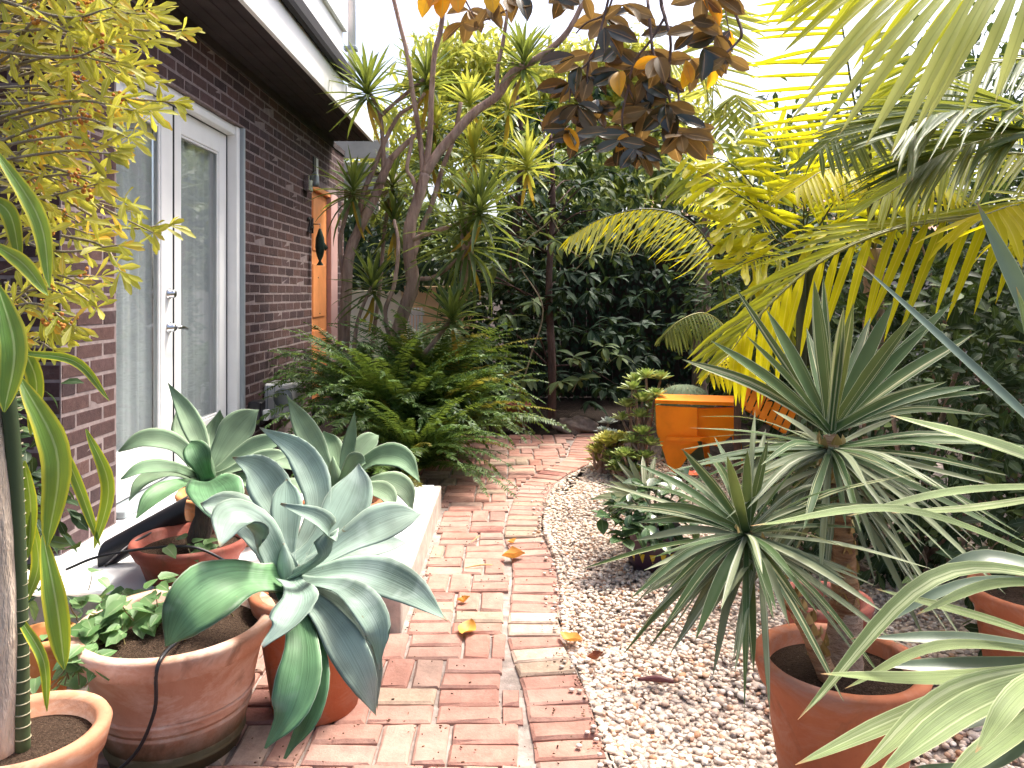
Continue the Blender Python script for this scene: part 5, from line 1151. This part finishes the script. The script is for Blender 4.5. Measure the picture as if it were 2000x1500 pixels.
# yellow fishtail clump
M_fish = leafmat('fishtail_leaf', (.33, .35, .018), (.48, .46, .025), (1.0, .95, .03), .52, .5, .25, tmix=.75, nz=7, namt=.3, c3=(.22, .28, .06))
M_fishg = leafmat('green_fishtail_leaf', (.12, .19, .04), (.28, .32, .05), (.7, .7, .05), .35, .42, .35, nz=7, namt=.3)
TFi = [tmpl('fish', 6, 3, .3, c, .12, .15) for c in (.1, .4, .8)]
fp = thing('fishtail_palm', 'yellow-green fishtail palm clump with broad ragged leaflets', 'palm', Vector((P(1570, 800, 4.0).x, 4.0, 0)))
rt = P(1565, 500, 4.0)
for k in range(3):
    m = MB(); tube(m, [Vector((rt.x + .05 * k, 4.0 + .06 * k, -.05)), rt + Vector((.05 * k, .05 * k, -.4)), rt + Vector((.06 * k, 0, .05))], [.03, .026, .02], 8, 10); m.build('stem', M_rachd, fp)
for tip_, mid_, Yt in [((1365, 335), (1470, 400), 3.8), ((1500, 255), (1540, 350), 3.9), ((1330, 300), (1440, 330), 3.9), ((1430, 270), (1500, 330), 4.1), ((1700, 330), (1640, 380), 3.7), ((1620, 270), (1590, 360), 4.0), ((1440, 520), (1500, 500), 3.8), ((1640, 460), (1600, 450), 3.6), ((1290, 330), (1420, 350), 4.2), ((1560, 300), (1570, 400), 3.7), ((1400, 440), (1480, 450), 3.9), ((1740, 390), (1660, 420), 3.9)]:
    pts = [rt, P(*mid_, (4.0 + Yt) / 2), P(*tip_, Yt)]
    frond(fp, pts, 11, .30, .033, M_fish if Yt < 3.95 else M_fishg, .2, .9, .25, rach=M_rachd, r=.006, tm=TFi, up=(0, -.8, .8), jit=.22)

# ------------------------------------------------------------------ overhanging magnolia branches
def twoside(name, c1, c2, back1, trans, ta=.18):
    return leafmat(name, c1, c2, trans, ta, .22, .55, back=back1, nz=9, namt=.25, rib=(.30, .18, .07), ribw=.05)
M_mag = twoside('magnolia_leaf', (.012, .025, .016), (.03, .05, .026), (.22, .115, .045), (.40, .16, .03))
M_magb = leafmat('magnolia_underside', (.13, .08, .03), (.27, .175, .065), (.55, .30, .06), .28, .55, .3, rib=(.45, .28, .12), ribw=.05, nz=12, namt=.3)
M_magy = leafmat('dying_magnolia_leaf', (.75, .45, .02), (.80, .28, .02), (1.0, .5, .02), .45, .4, .4, rib=(.6, .35, .05), ribw=.05, nz=12, namt=.25)
M_magtwig = barkmat('magnolia_twig', (.10, .07, .06), (.24, .17, .15), 40)
TM = [tmpl('oval', 6, 5, f, c, .42, .03) for f, c in ((.22, .25), (.15, -.2), (.3, .5))]
mg = thing('magnolia_branch', 'hanging magnolia branches with dark glossy leaves and rusty undersides', 'tree', Vector((3.3, 3.4, 0)))
m = MB(); tube(m, [(3.3, 3.4, -.05), (3.25, 3.4, 1.2), (3.0, 3.35, 2.4), (2.4, 3.2, 2.9)], [.07, .06, .05, .04], 10, 16, wob=.05); m.build('trunk', M_magtwig, mg)
m = MB(); tube(m, [(2.4, 3.2, 2.9), (1.5, 3.15, 2.72), (.5, 3.05, 2.6), (-.35, 3.1, 2.45)], [.035, .03, .02, .01], 8, 20, wob=.05); m.build('bough', M_magtwig, mg)
for pts, r in [([(1288, -150), (1290, -10), (1298, 32), (1310, 80), (1307, 150), (1322, 170), (1328, 215)], .009), ([(1298, 35), (1270, 80), (1240, 120), (1228, 165), (1235, 190)], .006), ([(1290, 120), (1300, 180), (1286, 240), (1252, 262)], .008), ([(1300, 170), (1312, 210), (1326, 272)], .007), ([(1425, -120), (1430, 0), (1448, 60), (1440, 82), (1405, 112), (1370, 118)], .008), ([(1210, -100), (1190, 15), (1145, 45), (1125, 65)], .006), ([(1215, -110), (1170, 70), (1150, 120), (1120, 150), (1112, 200)], .006), ([(1150, 120), (1140, 200), (1130, 240)], .005), ([(1230, 160), (1215, 230), (1225, 290)], .006), ([(1040, -90), (1005, 2), (970, 30), (945, 40)], .006), ([(880, -90), (900, -20), (925, 30)], .006), ([(1265, 0), (1275, 100), (1290, 140), (1290, 180)], .007), ([(1410, -100), (1415, 0), (1420, 40), (1428, 75)], .004), ([(860, -60), (862, -10), (866, 5)], .005)]:
    m = MB(); tube(m, [P(x, y, 3.05 + .04 * math.sin(x * .05 + y * .03)) for x, y in pts], [r, r * .7, r * .5], 7, 24, wob=.12); m.build('twig', M_magtwig, mg)
cl = [(1080, -20, 3, 1), (1105, -30, 2, 1), (1140, -10, 3, 1), (1185, 35, 5, 1), (1215, 10, 4, 1), (1240, 25, 4, 1), (1180, 55, 4, 0), (1122, 110, 2, 1), (1150, 105, 4, 1), (1130, 130, 5, 0), (1150, 150, 7, 0), (1112, 165, 6, 0), (1128, 205, 7, 0), (1108, 215, 5, 0), (1150, 210, 6, 0), (1165, 195, 4, 0), (1205, 95, 6, 0), (1225, 105, 6, 0), (1210, 140, 7, 0), (1240, 130, 6, 0), (1265, 100, 5, 1), (1285, 112, 5, 1), (1255, 160, 6, 0), (1290, 155, 5, 0), (1240, 190, 5, 0), (1270, 200, 6, 0), (1262, 215, 5, 1), (1300, 205, 5, 1), (1225, 262, 7, 0), (1245, 268, 6, 0), (1210, 275, 4, 0), (1240, 290, 4, 0), (1320, 225, 5, 1), (1330, 262, 7, 1), (1312, 255, 4, 1), (1345, 255, 4, 1), (1372, -8, 5, 1), (1398, -10, 4, 1), (1378, 45, 5, 1), (1398, 70, 5, 1), (1350, 40, 4, 1), (1375, 95, 4, 0), (1350, 115, 4, 1), (1320, 55, 2, 1), (1405, 105, 3, 1), (1418, 112, 2, 1), (1390, 110, 4, 0), (1105, 250, 4, 0), (1125, 262, 4, 0), (1165, 262, 3, 0), (1255, 300, 3, 1), (1225, 310, 3, 0), (1355, 60, 3, 1), (1425, 60, 2, 1), (915, 20, 5, 1), (905, 45, 3, 1), (955, 15, 3, 1), (960, -5, 3, 1), (990, -5, 3, 1), (1015, -10, 2, 1)]
groups = {0: ([], [], [], []), 1: ([], [], [], []), 2: ([], [], [], [])}
for x, y, n_, kind in cl:
    Yc = 3.05 + U(-.12, .12)
    for k in range(max(2, int(n_ * .8))):
        th = U(-1.25, 1.25); dd = np.array([math.sin(th) + U(-.2, .2), U(-.6, .3), -abs(math.cos(th)) * 1.0 + .25 + U(-.2, .2)])
        g_ = kind if RNG.random() < .8 else 1 - kind
        if RNG.random() < .035: g_ = 2
        a = groups[g_]; a[0].append(P(x, y, Yc)); a[1].append(dd); a[2].append((U(-.8, .8), -1, U(-.2, .6))); a[3].append(U(.09, .145))
for x, y, th in [(848, -35, -.35), (866, -30, .0), (893, -40, .05), (958, -40, .1), (1340, 118, .15), (1348, 125, -.3), (1352, 272, .6), (870, -45, -.4)]:
    a = groups[2]; a[0].append(P(x, y, 3.0)); a[1].append((math.sin(th), -.15, -math.cos(th))); a[2].append((U(-.3, .3), -1, .2)); a[3].append(.15 if y < 0 else .10)
for g_, mt in ((0, M_mag), (1, M_magb), (2, M_magy)):
    a = groups[g_]; L = np.array(a[3]); leaves(mg, 'leaf', mt, TM, [list(v) for v in a[0]], a[1], a[2], L, L * .47, 400)
# ------------------------------------------------------------------ orange chair, succulents, cactus, rock, fallen leaves
M_chair = plain('orange_enamel', (1.0, .27, .006), .5, .3, namt=.22, nz=4, bstr=.05)
ch = thing('orange_chair', 'bright orange low garden chair half hidden behind the striped yucca', 'chair', (1.15, 4.9, 0))
def poly(parent, name, pts, t, mat, bev=0):
    """flat panel through 3-D corners with thickness t along its normal"""
    p = np.array([list(x) for x in pts], float); nn = nrm(np.cross(p[1] - p[0], p[2] - p[0])); k = len(p); m = MB(); v = np.concatenate([p, p + nn * t])
    c0, c1 = p.mean(0), p.mean(0) + nn * t; v = np.concatenate([v, [c0], [c1]])
    m.add(v, [(i, i + k, (i + 1) % k + k, (i + 1) % k) for i in range(k)], [((i + 1) % k, 2 * k, i) for i in range(k)] + [(i + k, 2 * k + 1, (i + 1) % k + k) for i in range(k)])
    return m.build(name, mat, parent, smooth=False)
Yc = 4.75
side = [P(1281, 792, Yc), P(1362, 797, Yc - .02), P(1362, 862, Yc - .02), P(1366, 872, Yc), P(1345, 890, Yc), P(1330, 912, Yc), P(1318, 925, Yc), P(1306, 915, Yc), P(1297, 885, Yc), P(1283, 845, Yc)]
poly(ch, 'side_panel', side[::-1], .02, M_chair)
poly(ch, 'armrest', [P(1279, 788, Yc - .03), P(1440, 793, Yc + .02), P(1445, 780, Yc + .22), P(1290, 776, Yc + .18)], .022, M_chair)
poly(ch, 'seat', [P(1300, 860, Yc - .02), P(1368, 862, Yc - .06), P(1440, 850, Yc + .35), P(1372, 845, Yc + .4)], .02, M_chair)
poly(ch, 'front_panel', [P(1363, 798, Yc + .03), P(1363, 860, Yc + .03), P(1400, 872, Yc + .03), P(1434, 848, Yc + .06), P(1444, 796, Yc + .06)][::-1], .02, M_chair)
poly(ch, 'leg', [P(1372, 862, Yc + .3), P(1385, 862, Yc + .3), P(1388, 915, Yc + .3), P(1380, 915, Yc + .3)], .02, M_chair)
poly(ch, 'leg', [P(1430, 850, Yc + .35), P(1446, 850, Yc + .35), P(1452, 910, Yc + .35), P(1444, 910, Yc + .35)], .02, M_chair)
# perforated back of the chair: strips between the slots
A, B, Cc, D = P(1440, 792, 4.9), P(1535, 850, 4.75), P(1558, 805, 4.85), P(1462, 738, 5.05)
for k in range(7):
    f0, f1 = k / 7 + .012, (k + 1) / 7 - .012
    poly(ch, 'back_slat', [A.lerp(B, f0), A.lerp(B, f1), D.lerp(Cc, f1), D.lerp(Cc, f0)], .015, M_chair)
for f in (.12, .5, .88):
    a, b = A.lerp(D, f), B.lerp(Cc, f); poly(ch, 'back_rail', [a + Vector((0, .018, 0)), b + Vector((0, .018, 0)), b.lerp(Cc, .12) + Vector((0, .018, 0)), a.lerp(D, .12) + Vector((0, .018, 0))], .012, M_chair)

M_aeo = leafmat('aeonium_leaf', (.22, .33, .09), (.38, .46, .15), (.45, .5, .08), .15, .45, .4, nz=10, namt=.3, edge=(.3, .34, .12), edgew=.05)
M_sed = leafmat('sedum_leaf', (.34, .37, .09), (.5, .47, .12), (.6, .55, .08), .2, .5, .35, nz=10, namt=.3, c3=(.3, .22, .06))
TAe = [tmpl('spat', 3, 3, .2, -.3, .45), tmpl('spat', 3, 3, .2, .1, .45)]
def aeonium(label, heads, base, mat, L0=.06, cat='succulent'):
    o = thing('aeonium', label, cat, Vector(base), 'succulents beside the path end')
    for c, R in heads:
        c = np.array(list(c)); m = MB(); tube(m, [np.array(base) + RNG.normal(0, .03, 3) * np.array([1, 1, 0]), (np.array(base) + c) / 2 + RNG.normal(0, .02, 3), c], [.014, .011, .008], 6, 8); m.build('stem', M_bark, o)
        pos, d, ups, L = [], [], [], []
        for k in range(30):
            f = (k + .5) / 30; az = 2.399 * k; pt = 1.35 * (1 - f) ** 1 + .0; pt = .1 + 1.25 * f
            pos.append(c); d.append(sph(az, pt)); ups.append((0, 0, 1.0) if pt < 1.2 else (0.1, .1, 1)); L.append(R * (1.05 - .45 * f))
        leaves(o, 'leaf', mat, TAe, pos, d, np.array(ups) + RNG.normal(0, .1, (30, 3)), np.array(L), np.array(L) * .42, 0, 'rosette')
    return o
aeonium('tall aeonium clump of green rosettes left of the orange chair', [(P(1262, 738, 5.0), .10), (P(1290, 742, 5.1), .10), (P(1235, 762, 4.95), .10), (P(1255, 785, 4.9), .11), (P(1280, 775, 4.85), .09), (P(1225, 795, 4.95), .09), (P(1250, 815, 4.85), .09), (P(1215, 820, 5.0), .085), (P(1275, 800, 4.9), .08), (P(1240, 745, 5.1), .09)], (.83, 4.95, -.02), M_aeo)
aeonium('lower aeonium rosettes beside the orange chair', [(P(1255, 850, 4.75), .10), (P(1270, 870, 4.7), .09), (P(1235, 865, 4.75), .085), (P(1262, 895, 4.65), .08)], (.82, 4.7, -.02), M_aeo)
aeonium('yellow-green sedum clump at the edge of the path', [(P(1170 + U(-14, 60), 880 + U(-22, 22), 4.95 + U(-.12, .15)), U(.06, .10)) for _ in range(26)], (.60, 4.95, -.02), M_sed)
aeonium('mixed sedum clump spilling onto the gravel', [(P(1215 + U(-30, 40), 905 + U(-18, 24), 4.75 + U(-.1, .1)), U(.055, .09)) for _ in range(24)], (.70, 4.75, -.02), M_aeo)
aeonium('grey leafy succulent by the rock', [(P(1188, 828, 5.7), .08), (P(1178, 845, 5.6), .07), (P(1198, 850, 5.5), .07)], (.71, 5.6, -.02), leafmat('grey_leaf', (.22, .26, .24), (.3, .33, .3), (.3, .4, .2), .1, .5, .3))
# barrel cactus
M_cact = plain('cactus_green', (.16, .21, .12), .7, .2, namt=.2); M_spine = plain('cactus_spines', (.5, .46, .3), .8)
cc_ = thing('barrel_cactus', 'grey-green barrel cactus behind the orange chair', 'cactus', (1.20, 5.35, 0))
m = MB(); vs = []; nr, ns = 14, 64; R, Cx, Cy, Cz = .20, 1.20, 5.35, .30
for i in range(nr + 1):
    th = math.pi * i / nr
    for k in range(ns): ph = 2 * math.pi * k / ns; rr = R * (1 + .07 * math.cos(ph * 16)) * math.sin(th) ** .8; vs.append((Cx + rr * math.cos(ph), Cy + rr * math.sin(ph), Cz + R * 1.0 * math.cos(th)))
m.add(vs, [(i * ns + k, (i + 1) * ns + k, (i + 1) * ns + (k + 1) % ns, i * ns + (k + 1) % ns) for i in range(nr) for k in range(ns)]); m.build('body', M_cact, cc_)
m = MB()
for k in range(16):
    ph = 2 * math.pi * k / 16
    for i in range(2, 11):
        th = math.pi * i / nr; rr = R * 1.07 * math.sin(th) ** .8; b = np.array([Cx + rr * math.cos(ph), Cy + rr * math.sin(ph), Cz + R * math.cos(th)])
        for q_ in range(3): tube(m, [b, b + nrm(b - np.array([Cx, Cy, Cz]) + RNG.normal(0, .1, 3)) * .025], [.0015, .0003], 3, None, False)
m.build('spines', M_spine, cc_, kind='stuff')
m = MB(); tube(m, [(Cx, Cy, -.05), (Cx, Cy, .15)], [.16, .15], 20, 4); m.build('base', M_cact, cc_)
# rock
M_rock = plain('brown_rock', (.25, .19, .16), .9, .15, namt=.45, nz=14, bstr=.9, bscale=30, bdist=.02)
v, t_ = ico(4); rk = v * np.array([.19, .13, .075]); f = 1 + .12 * np.sin(v[:, 0] * 5 + 1) * np.cos(v[:, 1] * 4) + .08 * np.sin(v[:, 2] * 7 + v[:, 0] * 6); rk = rk * f[:, None]; c = G(1128, 846)
m = MB(); m.add(rk @ np.array([[.95, .3, 0], [-.3, .95, .1], [0, -.1, 1]]) + np.array([c.x, c.y + .1, .035]), None, t_); tag(m.build('rock', M_rock), 'flat brown rock at the far end of the brick path', 'rock')
# leafy plant in the purple pot, grey spiky fan beside it
M_camel = leafmat('glossy_green_leaf', (.04, .09, .035), (.09, .15, .06), (.2, .3, .05), .15, .25, .55, rib=(.15, .22, .1), ribw=.06, nz=8)
TO = [tmpl('oval', 4, 3, .18, c, .5) for c in (.3, .7)]
cp_ = thing('leafy_plant', 'glossy green leafy plant growing in the purple pot', 'plant', (.585, 3.2, .15)); cs = []
for x, y, Y in [(1185, 1010, 3.1), (1215, 1050, 3.05), (1230, 1000, 3.1), (1260, 950, 3.3), (1290, 940, 3.3), (1310, 960, 3.2), (1270, 1000, 3.1), (1300, 1020, 3.1), (1330, 990, 3.2), (1250, 1030, 3.05), (1285, 1055, 3.05), (1345, 1030, 3.1), (1205, 985, 3.2), (1330, 930, 3.4), (1360, 950, 3.4), (1240, 970, 3.2), (1320, 1060, 3.1), (1222, 1025, 3.1)]:
    c = P(x, y, Y); cs.append(c); m = MB(); tube(m, [(.585, 3.2, .14), (Vector((.585, 3.2, .2)) + c) / 2 + Z * .04, c], [.006, .004, .002], 6, 8); m.build('stem', M_twig, cp_)
whorls(cp_, cs, 8, .06, .10, .55, M_camel, 160, down=-.2, tm=TO)
gy = thing('grey_yucca', 'small grey-green spiky yucca between the purple pot and sedums', 'yucca', Vector((.62, 3.55, 0))); gc_ = P(1262, 985, 3.5)
m = MB(); tube(m, [(.62, 3.55, -.03), gc_], [.03, .025], 8, 5); m.build('stem', M_bark, gy)
for x, y, Y in [(1165, 968, 3.3), (1170, 985, 3.25), (1178, 955, 3.4), (1188, 940, 3.4), (1172, 998, 3.2), (1205, 900, 3.6), (1225, 890, 3.6), (1150, 975, 3.4), (1185, 1005, 3.2), (1255, 890, 3.7), (1280, 890, 3.7), (1195, 925, 3.5)]:
    blade(gy, 'leaf', [gc_, (gc_ + P(x, y, Y)) / 2 + Z * .02, P(x, y, Y)], .03, M_yucg, 'sword', .12, (EYE - gc_).normalized() + Z * .6, 8, 5)
fl = thing('red_flower', 'small red-orange flower above the glossy leafy plant', 'flower', P(1353, 925, 3.6)); fc_ = P(1353, 925, 3.6); M_red = plain('red_petal', (.75, .12, .03), .5)
M_redl = leafmat('red_petal_leaf', (.75, .10, .03), (.8, .16, .04), (.9, .2, .05), .3)
m = MB(); tube(m, [(fc_.x, fc_.y, -.03), fc_], [.004, .003], 6, 6); m.build('stem', M_twig, fl)
for k in range(5): leaves(fl, 'petal', M_redl, [TO[0]], [fc_], [sph(k * 1.256, .2)], [(0, -.6, 1)], .045, .035, 1)
# fallen leaves and litter
M_fall = leafmat('fallen_leaf', (.62, .30, .03), (.72, .36, .10), (.8, .4, .05), .15, .5, .3, rib=(.5, .28, .1), ribw=.05, nz=20, namt=.3)
M_fallb = leafmat('brown_fallen_leaf', (.25, .07, .03), (.33, .12, .06), (.4, .15, .05), .1, .6, .3, nz=20)
def fallen(label, px, py, ang, L, w, mat, cup=.35, z=.004):
    c = G(px, py); dv = Vector((math.cos(ang), math.sin(ang), 0)); a, b = c - dv * L / 2, c + dv * L / 2
    o = blade(None, 'fallen_leaf', [a + Z * (z + .012), c + Z * z, b + Z * (z + .02)], w, mat, 'oval', cup, Z, 10, 7, wave=.06); return tag(o, label, 'leaf', 'fallen leaves')
fallen('curled bright orange leaf in the middle of the path', 1003, 1092, .1, .10, .075, M_fall, .5)
fallen('tan orange leaf lying on the bricks right of the big agave', 912, 1234, 1.35, .095, .062, M_fall, .15)
fallen('small orange leaf on the bricks above the tan leaf', 905, 1178, .2, .05, .04, M_fall, .4)
fallen('orange leaf lying where the bricks meet the gravel', 1114, 1254, -.9, .10, .055, M_fall, .3)
fallen('pale orange leaf far up the path', 1000, 1062, .5, .05, .035, M_fall, .3)
fallen('curled brown leaf on the gravel beside the path', 1163, 1292, .3, .055, .035, M_fallb, .6, .006)
fallen('orange leaf on the soil right of the tall pot', 1862, 1310, .6, .08, .05, M_fall, .35, .01)
fallen('narrow yellow leaf beside the step', 842, 1176, 1.5, .06, .02, M_fall, .3)
def twig(label, a, b, r, mat, z=.006):
    p, q = G(*a), G(*b); m = MB(); tube(m, [p + Z * z, (p + q) / 2 + Z * (z + .006) + Vector((.006, .0, 0)), q + Z * z], [r * .4, r, r * .5], 7, 12, wob=.1); return tag(m.build('twig_litter', mat), label, 'twig', 'litter')
M_straw = plain('straw', (.55, .36, .16), .8); M_pod = plain('seed_pod', (.13, .04, .04), .5)
twig('dark reddish seed pod lying on the gravel', (1245, 1335), (1316, 1340), .010, M_pod, .012)
twig('straw coloured twig across the path near the orange leaf', (908, 1112), (962, 1106), .004, M_straw)
twig('thin straw by the slab edge on the path', (920, 1062), (938, 1048), .003, M_straw)
M_crumb = islandmat('litter_crumbs', [(0, (.05, .03, .02)), (.7, (.14, .07, .04)), (1, (.35, .22, .12))], .9, .1)
m = MB(); iv, it_ = ico(1)
for k in range(520):
    y = U(1.5, 4.6) if k % 2 else U(1.55, 2.4); x = U(-.95, .25) if k % 3 else xr(y) - abs(RNG.normal(0, .02))
    if y > SLABY0 - .03: x = max(x, SLABX + .01 + abs(RNG.normal(0, .02)) if k % 2 else x)
    if x < xl(y) or x > xr(y): continue
    m.add(iv * np.array([U(.0015, .006), U(.001, .003), U(.001, .0025)]) @ np.array(Matrix.Rotation(U(0, 6.28), 3, 'Z')) + np.array([x, y, .004]), None, it_)
for k in range(300):
    y = U(1.5, 4.9); x = xr(y) + .03 + 1.3 * RNG.random() ** 1.6
    m.add(iv * np.array([U(.003, .011), U(.002, .005), U(.001, .002)]) @ np.array(Matrix.Rotation(U(0, 6.28), 3, 'Z')) + np.array([x, y, .008]), None, it_)
tag(m.build('leaf_litter', M_crumb, kind='stuff'), 'fine dark leaf crumbs scattered on the bricks and gravel', 'litter')
